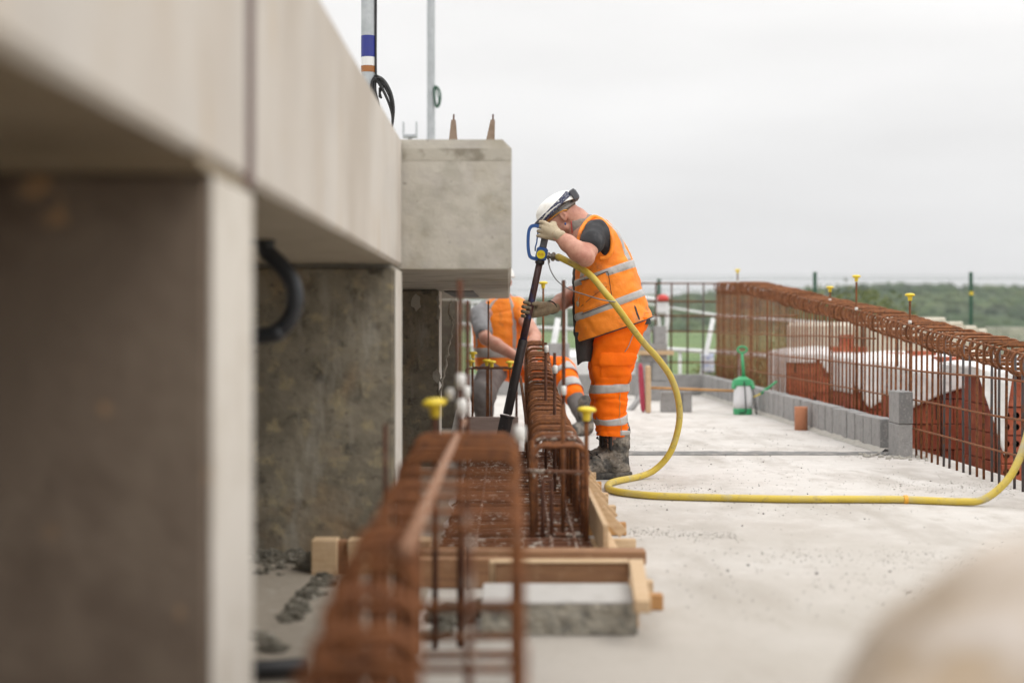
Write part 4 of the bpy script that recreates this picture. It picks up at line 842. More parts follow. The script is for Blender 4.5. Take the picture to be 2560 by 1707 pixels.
# ================================================================== SPRAYER
c = Vector((2.31, 14.0, 0)); t = thing('pump_sprayer', 'white and green pump sprayer with raised T handle by the block wall', 'sprayer', c)
def ov(z, rx, ry, cx=0, n=24, sup=2.8):
    r = []
    for j in range(n):
        a = 2 * math.pi * j / n; cc, s_ = math.cos(a), math.sin(a)
        r.append((c.x + cx + rx * math.copysign(abs(cc) ** (2 / sup), cc), c.y + ry * math.copysign(abs(s_) ** (2 / sup), s_), z))
    return r
g = G(); g.grid([ov(0.0, .086, .075), ov(0.01, .092, .08), ov(0.05, .092, .08), ov(0.062, .089, .078)], True, True); obj('base', g, 'greenplastic', t, smooth=False)
g = G(); g.grid([ov(z, rx, ry) for z, rx, ry in ((0.063, .088, .077), (0.13, .091, .08), (0.22, .086, .077), (0.28, .076, .07), (0.32, .062, .06))], True, True); obj('tank', g, 'tank', t, smooth=True)
g = G(); g.grid([ov(z, rx, ry) for z, rx, ry in ((0.285, .092, .076), (0.30, .094, .078), (0.345, .085, .07), (0.36, .05, .05), (0.375, .034, .034))], True, True)
for sx in (-1, 1): g.bar((c.x + sx * .08, 14.0, .335), (c.x + sx * .096, 13.96, .255), 0.04, 0.03, .006)
obj('shoulder', g, 'greenplastic', t, smooth=False)
g = G(); g.tube([(c.x + .01, 14.0, .37), (c.x - .005, 14.0, .60)], [.017, .014], 12); obj('pump_rod', g, 'greenplastic', t, smooth=True)
g = G(); g.tube([(c.x - .004 + .046 * math.cos(a), 14.0, .638 + .031 * math.sin(a)) for a in np.linspace(0, 2 * math.pi, 20, endpoint=False)], .0105, 9, closed=True); obj('pump_handle', g, 'greenplastic', t, smooth=True)
g = G(); g.tube(spline([(c.x + .0, 13.918, .33), (c.x + .008, 13.90, .22), (c.x + .014, 13.90, .10), (c.x + .012, 13.905, .03), (c.x - .05, 13.90, .02)], 6), .006, 8)
g.tube(spline([(c.x + .09, 13.98, .26), (c.x + .12, 13.97, .14), (c.x + .135, 13.97, .03), (c.x + .12, 13.95, .02), (c.x + .10, 13.97, .15), at(1884, 992, 13.95)], 6), .005, 8); obj('feed_hose', g, 'rubber', t, smooth=True)
g = G(); a, b = at(1902, 984, 13.95), at(1942, 953, 13.95); g.tube([a, a.lerp(b, .3), a.lerp(b, .55), b], [.010, .017, .012, .011], 10); obj('spray_gun', g, 'greenplastic', t, smooth=True)
g = G(); g.tube([at(1884, 992, 13.95), a], .0065, 8); obj('brass_lance', g, 'yellowcap', t, smooth=True)
# ================================================================== PALLETS OF CLAY BLOCKS BEYOND THE SLAB
rnd = random.Random(15)
def pack(lab, x0, x1, y0, y1, z1, drop, side_drop, holes=False, xo=0.015, arch=False, bh=0.19, bl=0.33):
    t = thing('brick_pack', lab, 'brick pallet', ((x0 + x1) / 2, y0, GZ), 'pallets of red clay blocks')
    g = G(); z = GZ + 0.12; r = 0
    while z < z1 - 0.05:
        zz = min(z + bh - 0.006, z1); x = x0 - (bl / 2 if (r % 2 and not holes) else 0)
        while x < x1 - 0.02:
            a, b = max(x, x0), min(x + bl - 0.005, x1)
            if b - a > 0.04:
                q = rnd.uniform(-.012, .008); g.mi = 0; g.box((a, y0 + q, z), (b, y1, zz), 0.004)
                if holes:
                    nx = max(1, int((b - a) / 0.062)); g.mi = 1
                    for i in range(nx):
                        for jz in range(2):
                            hx = a + (i + .5) * (b - a) / nx; hz = z + (zz - z) * (0.3 + 0.42 * jz)
                            g.lathe([(0.0, -0.001), (0.0215, -0.001), (0.0215, 0.0015)], 14, Matrix.Translation((hx, y0 + q - .001, hz)) @ Matrix.Rotation(R(90), 4, 'X'), caps=False)
                elif rnd.random() < 0.5:
                    g.mi = 1; hx = a + (b - a) * rnd.uniform(.25, .7); g.box((hx, y0 + q - .003, z + .03), (hx + .022, y0 + q + .002, zz - .04))
                g.mi = 0
            x += bl
        z += bh; r += 1
    obj('clay_blocks', g, ['brick', 'hole'], t)
    g = G()
    for yy in (y0 + .03, (y0 + y1) / 2, y1 - .08): g.box((x0, yy, GZ), (x1, yy + .09, GZ + .09), .003)
    g.box((x0, y0, GZ + .0905), (x1, y1, GZ + .117), .002); obj('pallet', g, 'timber', t)
    # torn plastic hood: over the top, hanging down the front by drop(u)
    g = G(); rows = []; nu = 44
    for i in range(nu + 1):
        u = i / nu; x = x0 - xo + (x1 - x0 + .015 + xo) * u; d = drop(u); col = []
        for v in np.linspace(0, 1, 10): col.append(Vector((x, y1 - (y1 - y0) * v, z1 + 0.02 + 0.07 * math.sin(math.pi * u) ** .7 * math.sin(math.pi * min(1, .15 + .85 * v)) + 0.03 * noise.noise(Vector((x * 4, v * 3, z1))) - 0.012 * (v > .99))))
        for v in np.linspace(0, 1, 14)[1:]:
            zz = z1 + 0.015 - d * v; col.append(Vector((x + .01 * noise.noise(Vector((x * 9, zz * 7, 1))), y0 - 0.022 - 0.018 * abs(noise.noise(Vector((x * 8, zz * 5, 4)))) - .012 * v, zz)))
        rows.append(col)
    g.grid(rows)
    for (sx, xx) in ((0, x0 - xo - .005), (1, x1 + .02)):
        rows = []
        for v in np.linspace(0, 1, 10): rows.append([Vector((xx + .01 * noise.noise(Vector((v * 5, w_ * 5, 3))), y1 - (y1 - y0 + .03) * v, z1 + .015 - side_drop * w_)) for w_ in np.linspace(0, 1, 10)])
        g.grid(rows)
    o = obj('plastic_hood', g, 'wrap', t, smooth=True); md = o.modifiers.new('thickness', 'SOLIDIFY'); md.thickness = 0.003
    return t
pack('far red clay block pallet with a V shaped white wrap', 3.06, 3.95, 15.6, 16.6, 0.555, lambda u: 0.03 + 0.24 * max(0, 1 - abs(u - 0.55) / 0.2) + (.07 if u < .35 else 0), 0.9)
pack('clay block pallet almost wholly covered by white wrap', 3.05, 4.05, 12.5, 13.4, 0.56, lambda u: 0.42 - 0.22 * max(0, 1 - abs(u - .02) / .12) + .05 * math.sin(u * 21), 0.3)
pack('red clay block pallet under a white wrap torn into an arch', 3.0, 3.68, 10.62, 11.4, 0.54, lambda u: 0.11 + 0.20 * max(0, 1 - u) ** 2, 0.22)
pack('red clay block pallet closest to the edge with round black holes', 3.305, 4.4, 9.52, 10.3, 0.58, lambda u: 0.03 + 0.58 * max(0, 1 - abs(u - .14) / (.14 if u < .14 else .03)), 0.06, holes=True, xo=0.17)
for (x0, x1, y0, y1, Y, lab) in ((2085, 2168, 876, 890, 15.7, 'flat red tile stack on the far pallet, longest one'), (2208, 2262, 884, 897, 12.8, 'flat red tile lying on the wrapped pallet, smallest one'), (2282, 2342, 884, 901, 12.7, 'flat red tile lying on the wrapped pallet, towards the edge'), (2352, 2422, 915, 938, 10.75, 'red tile piece lying on the arched pallet'), (2110, 2132, 846, 876, 15.8, 'upright red clay block standing on the far pallet')):
    a, b = at(x0, y1, Y), at(x1, y0, Y); zt = 0.58 if Y > 14 else (0.585 if Y > 12 else 0.565); h = b.z - a.z
    z0 = zt if 'upright' not in lab else zt + 0.061
    g = G(); g.box((a.x, Y, z0), (b.x, Y + .22, z0 + h), .004); tag(obj('clay_tile', g, 'brick', None, (a.x, Y, z0)), lab, 'clay tile', 'loose red tiles on the pallets')
# cream stacks and a tarpaulin heap behind
t = thing('cream_pallet_stack', 'cream wrapped pallet goods stepping down behind the red pallets', 'pallet stack', (4.4, 17, GZ))
for (x0, x1, zt, y0) in ((3.55, 4.30, 0.92, 17.2), (4.32, 4.92, 0.985, 17.0), (4.94, 5.27, 0.975, 17.1), (5.29, 5.48, 0.925, 17.1), (5.50, 5.66, 0.875, 17.15), (5.68, 5.80, 0.84, 17.2)):
    g = G(); g.box((x0, y0, GZ), (x1, y0 + 1.0, zt), 0.05 if x0 < 4 else 0.02); obj('wrapped_block', g, 'cream', t)
g = G(); a, b = at(2215, 827, 16.95), at(2243, 840, 16.95); g.box((a.x, 16.985, b.z), (b.x, 16.998, a.z)); obj('red_label', g, 'redplastic', t)
g = G(); g.rock((4.55, 14.0, 0.12), (0.55, 0.4, 0.52), 4, 0.25, 1.3, 3); tag(obj('tarpaulin_heap', g, 'cream', None, (4.55, 14, GZ), True), 'beige tarpaulin covered heap behind the arched pallet', 'heap')
t = thing('site_container', 'far grey container with a dark green lower edge at the picture edge', 'container', (14.5, 38, GZ))
g = G(); a = at(2524, 862, 38); g.box((a.x, 38, GZ), (a.x + 4, 40, at(0, 818, 38).z), .02); obj('container_body', g, 'beamend', t)
g = G(); g.box((a.x - .01, 37.98, at(0, 858, 38).z - .1), (a.x + 4, 38.0, at(0, 854, 38).z)); obj('green_skirt', g, 'greensteel', t)
# ================================================================== SITE FENCE
t = thing('mesh_fence', 'tall green welded mesh fence with posts beyond the slab', 'fence', (4, 24.5, GZ))
Yf = 24.5; px0 = at(1648, 0, Yf).x
for k in range(-2, 5):
    x = px0 + 2.69 * k; g = G(); g.box((x - .03, Yf + .01, GZ - .05), (x + .03, Yf + .05, at(0, 682 if k < 1 else 681, Yf).z + (.0 if k != 0 else -.12)), .003)
    g.box((x - .033, Yf + .007, at(0, 681.5, Yf).z - .002 - (.12 if k == 0 else 0)), (x + .033, Yf + .053, at(0, 680, Yf).z - (.12 if k == 0 else 0))); obj('post', g, 'greensteel', t)
g = G(); x0, x1, zt = px0 - 2.69 * 2, px0 + 2.69 * 4, at(0, 684, Yf).z
z = GZ + .05
while z < zt: g.tube([(x0, Yf, z), (x1, Yf, z)], .0028, 4); z += .2
x = x0
while x < x1: g.tube([(x, Yf + .004, GZ), (x, Yf + .004, zt)], .0022, 4); x += .055
obj('wire_panel', g, 'greensteel', t)
g = G(); a = at(2422, 735, Yf); g.box((px0 + 2.69 * 2 - .031, Yf, at(0, 737, Yf).z), (px0 + 2.69 * 2 + .031, Yf + .0095, at(0, 729, Yf).z)); obj('post_clip', g, 'yellowcap', t)
# white barriers
t = thing('crowd_barrier', 'white tubular barrier with a red lamp on top behind the standing worker', 'barrier', tuple(at(1640, 940, 20)))
g = G(); Y = 20.0
g.tube(spline([at(1560, 752, Y), at(1600, 746, Y), at(1640, 749, Y), at(1664, 764, Y), at(1668, 800, Y), at(1664, 850, Y)] + [(at(1662, 0, Y).x, Y, GZ)], 8), .032, 10)
g.tube(spline([at(1612, 796, Y + .3), at(1632, 797, Y + .3), at(1648, 812, Y + .3), (at(1652, 0, Y).x, Y + .3, GZ)], 8), .026, 10)
obj('bent_tube', g, 'whitesteel', t, smooth=True)
g = G(); a = at(1655, 764, Y); g.box((a.x - .09, Y - .04, a.z - .12), (a.x + .09, Y + .04, a.z + .10), .03); obj('white_plate', g, 'whitesteel', t)
g = G(); a = at(1657, 752, Y); g.lathe([(.0, -.005), (.085, 0), (.088, .03), (.07, .075), (.0, .095)], 16, Matrix.Translation(a), caps=False); obj('lamp', g, 'redplastic', t, smooth=True)
t = thing('edge_rail', 'long low white rail running past the far end of the slab', 'rail', tuple(at(1700, 930, 19.5)))
g = G(); g.tube([at(1560, 866, 19.5), at(1676, 873, 19.5), at(1790, 880, 19.5), at(1960, 893, 19.5)], .03, 10); g.tube([at(1600, 757, 26), at(1790, 788, 22), at(2120, 812, 20.5)], .022, 8); obj('rail_tube', g, 'whitesteel', t, smooth=True)
g = G()
for a in (1590, 1700, 1850): p = at(a, 874, 19.52); g.tube([(p.x, 19.52, GZ), (p.x, 19.52, p.z)], .022, 8)
p = at(2120, 812, 20.5); g.tube([(p.x, 20.5, GZ), p], .022, 8); p = at(1610, 758, 26); g.tube([(p.x, 26, GZ), p], .022, 8); obj('rail_post', g, 'whitesteel', t, smooth=True)
g = G(); a, b = at(1755, 935, 18.9), at(1783, 795, 18.9); g.tube([(a.x - .03, 18.9, GZ), a, b], .030, 10)
tag(obj('leaning_pole', g, 'whitesteel', None, (a.x, 18.9, GZ), True), 'white pole leaning at the far corner of the long cage', 'pole')
g = G(); a, b = at(1753, 931, 18.85), at(1787, 884, 18.8); rows = [[(a.x + (b.x - a.x) * u - .01 * v, 18.84 + .015 * math.sin(u * 5 + v), a.z + (b.z - a.z) * v) for u in np.linspace(0, 1, 8)] for v in np.linspace(0, 1, 8)]; g.grid(rows)
o = obj('notice_sheet', g, 'paper', None, tuple(a), True); tag(o, 'white printed sheet tied to the leaning pole', 'notice'); md = o.modifiers.new('thickness', 'SOLIDIFY'); md.thickness = .004
g = G(); a, b = at(1376, 905, 19), at(1396, 795, 19); g.tube([(a.x - .06, 19, GZ), a, b], .04, 8); tag(obj('white_strut', g, 'whitesteel', None, (a.x, 19, GZ), True), 'pale slanting pole between the two workers', 'pole')
t = thing('site_gate', 'blurred white site railings behind the kneeling worker', 'railings', (0.4, 21, GZ))
g = G()
for b_ in (760, 815, 868): g.tube([at(1150, b_ - 6, 21), at(1480, b_ + 10, 21)], .022, 8)
obj('rail', g, 'whitesteel', t, smooth=True)
g = G()
for a_ in (1180, 1258, 1336, 1414, 1476): p = at(a_, 752, 21.02); g.tube([(p.x, 21.02, GZ), p], .02, 8)
obj('rail_post', g, 'whitesteel', t, smooth=True)
g = G(); a, b = at(1392, 932, 18.6), at(1500, 880, 18.6); g.box((a.x, 18.6, GZ), (b.x + .5, 19.4, b.z), .06); tag(obj('white_tarpaulin', g, 'wrap', None, (a.x, 18.6, GZ)), 'white wrapped pallet just beyond the far wall', 'wrapped pallet')
# bushes by the fence
for (x, Y, s, lab) in ((4.35, 22.4, .62, 'olive bush behind the far end of the long cage'), (3.45, 22.8, .50, 'smaller olive bush beyond the sprayer'), (10.2, 42, 1.6, 'dark bushy shrub at the picture edge beyond the fence'), (9.0, 33, .9, 'low green shrub near the far container')):
    t = thing('bush', lab, 'bush', (x, Y, GZ), 'bushes beyond the slab'); g = G(); rb = random.Random(int(x * 100))
    for k in range(1500):
        d = Vector((rb.gauss(0, 1), rb.gauss(0, 1), rb.gauss(0, 1))).normalized() * rb.random() ** .4
        k2 = 1 + .35 * noise.noise(d * 2.2 + Vector((x, Y, 0))); p = Vector((x + d.x * s * 1.15 * k2, Y + d.y * s * k2, GZ + s * .75 + d.z * s * .8 * k2))
        if p.z < GZ: p.z = GZ + .02
        n_ = Vector((rb.uniform(-1, 1), rb.uniform(-1, 1), rb.uniform(-1, 1))).normalized(); u = n_.orthogonal().normalized() * s * .07; v = n_.cross(u).normalized() * s * .035
        g.add([p - u, p + v, p + u, p - v], [(0, 1, 2, 3)])
    obj('foliage', g, 'leaf', t); g = G()
    for k in range(5): g.tube([(x + rb.uniform(-.05, .05), Y, GZ - .02), (x + rb.uniform(-.5, .5) * s, Y + rb.uniform(-.3, .3) * s, GZ + s)], [.02, .006], 6)
    obj('stem', g, 'stem', t, smooth=True)
# ================================================================== THE LONG TOOL AND ITS HOSE
TY = 8.03
T0, T1 = Vector((0.222, TY, 1.43)), Vector((-0.055, TY, 0.13))
TD = (T0 - T1).normalized(); TX = Vector((0, 1, 0)).cross(TD).normalized()      # TX points to +X
def tp(z): return T1 + TD * ((z - T1.z) / TD.z)
def taxis(p):
    q = TD.to_track_quat('Z', 'Y').to_matrix().to_4x4(); return Matrix.Translation(p) @ q
def tlathe(g, prof, n=20):
    """profile of (radius, height z) along the tool"""
    g.lathe([(r, (z - T1.z) / TD.z) for r, z in prof], n, taxis(T1)); return g
t = thing('pneumatic_lance', 'long dark worn air lance with blue handle held upright by the standing worker', 'power tool', tuple(T1))
g = G(); tlathe(g, [(.012, 1.455), (.019, 1.452), (.0205, 1.44), (.0195, 1.40), (.0205, 1.36), (.0195, 1.33), (.0205, 1.318), (.0205, 1.308)]); obj('rubber_grip', g, 'goggle', t, smooth=True)
rotT = Matrix((TX, Vector((0, 1, 0)), TD)).transposed()
g = G(); c = tp(1.276); g.box(c - Vector((.032, .030, .034)), c + Vector((.032, .030, .034)), .007, rotT)
tlathe(g, [(.024, 1.302), (.024, 1.312)]); obj('valve_body', g, 'bluemetal', t)
g = G(); tlathe(g, [(.024, 1.243), (.026, 1.238), (.026, 1.222), (.021, 1.218)]); obj('collar', g, 'darktube', t, smooth=False)
g = G(); tlathe(g, [(.0195, 1.2175), (.0195, 1.10), (.0202, .95), (.0215, .79)]); obj('upper_tube', g, 'poker', t, smooth=True)
g = G(); tlathe(g, [(.0245, .793), (.0255, .79), (.0255, .60), (.0262, .38), (.024, .372)]); obj('lower_tube', g, 'darktube', t, smooth=True)
g = G(); tlathe(g, [(.039, .366), (.041, .362), (.041, .356), (.0365, .352), (.0375, .25), (.0355, .15), (.030, .13)], 22)
for a in (0.4, 2.2, 4.0, 5.4):
    p = tp(.361) + TX * (.041 * math.cos(a)) + Vector((0, .041 * math.sin(a), 0)); g.rock(p, .006, 1, .2)
obj('nose_sleeve', g, 'darktube', t, smooth=False)
def ribbon(g, pts, th, wd):
    """flat bar following pts in the plane of the tool, wd wide across it"""
    pts = [Vector(p) for p in pts]; rows = []
    for i, p in enumerate(pts):
        d = (pts[min(i + 1, len(pts) - 1)] - pts[max(i - 1, 0)]).normalized(); n = Vector((0, 1, 0)).cross(d).normalized()
        rows.append([p + n * th + Vector((0, wd, 0)), p + n * th - Vector((0, wd, 0)), p - n * th - Vector((0, wd, 0)), p - n * th + Vector((0, wd, 0))])
    g.grid(rows, True, True)
def z1(x, y, Y=TY): return at(1250 + x / 3.409, 440 + y / 3.409, Y)
g = G(); ribbon(g, spline([z1(330, 428), z1(290, 424), z1(262, 436), z1(246, 470), z1(240, 530), z1(240, 600), z1(247, 660), z1(262, 692), z1(300, 706), z1(330, 712)], 6), .009, .020); obj('handle_loop', g, 'bluemetal', t, smooth=False)
g = G(); ribbon(g, spline([z1(325, 470), z1(318, 520), z1(312, 570), z1(302, 605), z1(300, 640)], 5), .0038, .012); obj('trigger_lever', g, 'bluemetal', t, smooth=False)
# yellow disc with red lettering on the camera side of the valve
g = G(); c = tp(1.272) + Vector((-.003, -.0305, 0)); g.lathe([(.0, .0), (.0245, .0), (.0245, .0016), (.0, .002)], 28, Matrix.Translation(c) @ Matrix.Rotation(R(90), 4, 'X'), caps=False); st = obj('number_disc', g, 'sticker', t)
cu = bpy.data.curves.new('number', 'FONT'); cu.body = 'E25'; cu.size = .0195; cu.align_x = 'CENTER'; cu.align_y = 'CENTER'; cu.extrude = .0004
to = bpy.data.objects.new('number_text', cu); COL.objects.link(to); dg = bpy.context.evaluated_depsgraph_get(); me = bpy.data.meshes.new_from_object(to.evaluated_get(dg)); bpy.data.objects.remove(to)
me.transform(Matrix.Translation(c + Vector((0, -.0024, 0))) @ Matrix.Rotation(R(6), 4, 'Y') @ Matrix.Rotation(R(90), 4, 'X')); g = G(); g.add([v.co.copy() for v in me.vertices], [tuple(p.vertices) for p in me.polygons]); obj('number', g, 'redink', st)
# coupling out to the hose
hd = (at(1402.5, 645, 8.0) - tp(1.272)).normalized(); h0 = tp(1.272) + hd * .028
def alng(g, prof, n=16): g.lathe(prof, n, Matrix.Translation(h0) @ hd.to_track_quat('Z', 'Y').to_matrix().to_4x4()); return g
g = G(); alng(g, [(.016, 0), (.016, .008), (.021, .010), (.021, .018), (.015, .020), (.015, .032), (.024, .034), (.026, .040), (.024, .050), (.016, .052), (.016, .060), (.021, .062), (.022, .078), (.018, .082)], 8)
for a in (0, 3.14): p = h0 + hd * .042 + Vector((0, .022 * math.cos(a), .022 * math.sin(a) + .006)); g.rock(p, (.010, .009, .012), 1, .2)
obj('hose_coupling', g, 'fitting', t, smooth=False)
g = G(); p = h0 + hd * .016 - Vector((0, .004, .02)); g.lathe([(.006, .0), (.006, -.02), (.003, -.022)], 8, Matrix.Translation(p)); obj('drain_cock', g, 'fitting', t)

hp = [h0 + hd * .07, (1402.5, 645, 7.98), (1470, 683, 7.86), (1514, 733, 7.80), (1543, 768.5, 7.80), (1572.7, 809.6, 7.84), (1606, 853, 7.9), (1648.6, 901, 7.98), (1680.5, 950, 8.03), (1697.5, 1011, 8.06), (1696, 1068, 8.08), (1675, 1132, 8.09)]
hpts = [p if isinstance(p, Vector) else at(*p) for p in hp]
def gnd(a, b, r=.0195):
    Y = (CAMZ - r) * FPX / (b - HY); return at(a, b, Y)
hpts += [at(1637, 1174, 8.10), gnd(1597, 1191), gnd(1540, 1202.5), gnd(1521, 1211), gnd(1524, 1222), gnd(1555, 1230.5), gnd(1633, 1238.5), gnd(1750, 1242.5), gnd(1960, 1247), gnd(2150, 1247.5), gnd(2264, 1248.5), gnd(2394, 1253.5), at(2459, 1248, 6.86), at(2515, 1204, 6.86), at(2546, 1152, 6.88), at(2566, 1095, 6.92), at(2590, 1010, 7.05), at(2640, 960, 7.3)]
hpts += [Vector((2.95, 7.6, .62)), Vector((3.3, 8.2, .05)), Vector((3.9, 8.8, GZ + .02)), Vector((6, 9.5, GZ + .02))]
th = thing('air_hose', 'yellow air hose sweeping from the tool down and across the pale slab', 'hose', (0.9, 7.5, 0))
g = G(); g.tube(spline(hpts, 10), .0185, 14); obj('hose_tube', g, 'hose', th, smooth=True)
g = G(); p = gnd(2264, 1248.5); g.lathe([(.019, -.010), (.0225, -.009), (.0225, .009), (.019, .010)], 16, Matrix.Translation(p) @ Matrix.Rotation(R(90), 4, 'Y')); obj('marker_clip', g, 'orangeclip', th)
g = G(); cp = [z1(x, y, Y) for x, y, Y in ((410, 715, 7.99), (418, 760, 7.98), (440, 822, 7.96), (490, 895, 7.92), (560, 945, 7.88), (640, 985, 7.86), (720, 1010, 7.84), (820, 1042, 7.79), (905, 1062, 7.775), (985, 1072, 7.775))]
g.tube(spline(cp, 6), .0033, 8)
tag(obj('safety_cable', g, 'cable', None, tuple(cp[0]), True), 'thin steel safety cable looping from the coupling to the yellow hose', 'cable')
# ================================================================== PEOPLE
def pair(F, B, hy, yc, Yd=8.2, z=(3.409, 1250, 440)):
    """ring from a front and a back outline point of the photograph, half width hy across"""
    a = at(z[1] + F[0] / z[0], z[2] + F[1] / z[0], Yd); b = at(z[1] + B[0] / z[0], z[2] + B[1] / z[0], Yd)
    c = (a + b) / 2; c.y = yc; A = (b - a) / 2; A.y = 0
    return (c, A, Vector((0, hy, 0)))
def glove_hand(ax0, t, ang, sgn, wrist, rg, h=.0026, tilt=0.0):
    """five fingered gripping hand round an axis; ang/sgn set where the palm sits and which way fingers close"""
    ax0 = Vector(ax0); t = Vector(t).normalized(); e1 = (Vector((1, 0, 0)) - t * t.x).normalized(); e2 = t.cross(e1); wrist = Vector(wrist)
    def cyl(phi, r, s): return ax0 + t * s + e1 * (r * math.cos(R(phi))) + e2 * (r * math.sin(R(phi)))
    lo = Vector([min(ax0[k], wrist[k]) - .12 for k in range(3)]); hi = Vector([max(ax0[k], wrist[k]) + .12 for k in range(3)])
    s = SDF(lo, hi, h)
    offs = (.0385, .0135, -.0125, -.037); lens = (0.95, 1.06, 1.0, 0.82); rad = (.0108, .0112, .0108, .0096)
    w2 = wrist + (wrist - ax0).normalized() * .055
    fore = (wrist - ax0).normalized()
    for i in range(4):
        o = offs[i]; k = cyl(ang + sgn * 62, rg + .020, o * 1.02)
        wr = wrist + t * (o * .55)
        s.cone(wr, k, .0185, .0128, .008)
    s.cone(wrist, cyl(ang + sgn * 25, rg + .026, 0), .030, .026, .018)
    s.cone(wrist, w2, .029, .033, .012)                           # cuff of the glove
    # cut the fingers free of each other by adding them after the palm with a small blend
    for i in range(4):
        o = offs[i]; L_ = lens[i]; rr = rad[i]
        P = [cyl(ang + sgn * 62, rg + .020, o * 1.02), cyl(ang + sgn * (62 + 52 * L_), rg + rr + .012, o * 1.04), cyl(ang + sgn * (62 + 112 * L_), rg + rr + .004, o), cyl(ang + sgn * (62 + 165 * L_), rg + rr * .9 + .002, o * .97)]
        s.path(P, [rr * 1.12, rr * 1.04, rr * .97, rr * .84], .0018)
    P = [wrist.lerp(cyl(ang, rg + .03, .03), .45) + t * .016, cyl(ang - sgn * 8, rg + .026, .040), cyl(ang - sgn * 55, rg + .016, .046), cyl(ang - sgn * 98, rg + .012, .040)]
    s.path(P, [.020, .0165, .0135, .0105], .006)
    g = s.mesh(relax=1); return g
def rough_mesh(g, amp, fr, seed=0):
    sd = Vector((seed, seed * 2.3, 1)); V = []
    for v in g.V:
        p = Vector(v); V.append(p + Vector((noise.noise(p * fr + sd), noise.noise(p * fr + sd + Vector((7, 1, 3))), noise.noise(p * fr + sd + Vector((2, 9, 5))))) * amp)
    g.V = [tuple(v) for v in V]; return g

# ------------------------------------------------------------------ the standing worker, bent over the tool, facing -X
YC = 8.2
EAR = Vector((.3125, YC, 1.498)); PT = R(33)
F_, U_ = Vector((-math.cos(PT), 0, -math.sin(PT))), Vector((-math.sin(PT), 0, math.cos(PT)))
AX = [F_, Vector((0, 1, 0)), U_]
def hd_(f, l, u): return EAR + F_ * f + Vector((0, l, 0)) + U_ * u
W1 = thing('person', 'standing worker in orange hi vis and white helmet bent over the air lance', 'person', (.60, YC, 0))
shN, elN, wrN = z1(822, 478, 8.03), Vector((.425, 7.80, 1.245)), at(1393, 587, 7.93)
shF, elF, wrF = Vector((.50, 8.40, 1.36)), Vector((.43, 8.44, 1.075)), at(1373, 771, 8.13)
s = SDF((-.02, 7.68, -.02), (.95, 8.62, 1.75), .0055)
# head
s.ell(hd_(-.008, 0, .040), (.095, .076, .077), AX, .02); s.ell(hd_(.055, 0, -.01), (.052, .060, .075), AX, .03)
s.cone(hd_(.02, .045, -.062), hd_(.085, .010, -.085), .022, .018, .02); s.cone(hd_(.02, -.045, -.062), hd_(.085, -.010, -.085), .022, .018, .02)
s.ell(hd_(.088, 0, -.078), (.02, .024, .018), AX, .02)                      # chin
s.cone(hd_(.098, 0, .030), hd_(.122, 0, -.012), .009, .014, .012); s.ell(hd_(.110, .012, -.016), (.010, .008, .008), AX, .008); s.ell(hd_(.110, -.012, -.016), (.010, .008, .008), AX, .008)
for l in (-.032, .032):
    s.ell(hd_(.100, l, .026), (.018, .017, .012), AX, .01, sub=True); s.ell(hd_(.086, l, .024), (.014, .014, .012), AX, .004)
    s.ell(hd_(.095, l, .046), (.012, .022, .007), AX, .012)
    s.ell(hd_(.080, l * 1.25, -.012), (.022, .018, .016), AX, .02)
s.ell(hd_(.104, 0, -.044), (.012, .022, .006), AX, .008); s.ell(hd_(.101, 0, -.055), (.011, .019, .006), AX, .008)
for sg in (-1, 1):                                                         # ears
    e = hd_(-.004, sg * .079, .002)
    s.ell(e, (.019, .008, .031), AX, .006); s.ell(e + Vector((0, sg * .007, 0)) + F_ * .003 + U_ * .002, (.010, .006, .019), AX, .004, sub=True)
    s.ell(hd_(.001, sg * .078, -.025), (.010, .006, .011), AX, .006)
# neck, trunk and limbs
s.path([hd_(-.035, 0, -.01), hd_(-.06, 0, -.055), Vector((.46, YC, 1.40))], [.062, .064, .075], .03)
s.path([Vector((.48, YC, 1.36)), Vector((.57, YC, 1.20)), Vector((.63, YC, 1.0)), Vector((.65, YC, .86))], [.13, .135, .12, .125], .05)
for sg in (-1, 1): s.cone((.50, YC + sg * .04, 1.36), (.51, YC + sg * .13, 1.37), .09, .05, .04)
def arm(sh, el, wr):
    s.path([sh, sh.lerp(el, .5), el], [.050, .054, .047], .02)
    s.path([el, el.lerp(wr, .28), el.lerp(wr, .62), wr], [.047, .054, .046, .032], .02)
arm(shN, elN, wrN); arm(shF, elF, wrF)
for (yy, dx) in ((8.1, 0), (8.31, -.015)):
    s.path([Vector((.65 + dx, yy, .86)), Vector((.60 + dx, yy, .50)), Vector((.62 + dx, yy, .10))], [.10, .065, .045], .04)
    s.cone((.62 + dx, yy, .06), (.47 + dx, yy - .02, .03), .04, .03, .02)
body = obj('body', s.mesh(), 'skin', W1, smooth=True)
# hair below the helmet, close to the scalp
h = SDF(hd_(0, 0, .03) - Vector((.2, .2, .2)), hd_(0, 0, .03) + Vector((.2, .2, .2)), .004)
h.ell(hd_(-.010, 0, .040), (.098, .080, .080), AX, .0); h.ell(hd_(.075, 0, -.035), (.10, .12, .075), AX, .01, sub=True); h.ell(hd_(.0, 0, -.068), (.14, .12, .055), AX, .01, sub=True)
for sg in (-1, 1): h.ell(hd_(-.002, sg * .085, .0), (.026, .03, .036), AX, .004, sub=True)
obj('hair', h.mesh(), 'hair', W1, smooth=True)
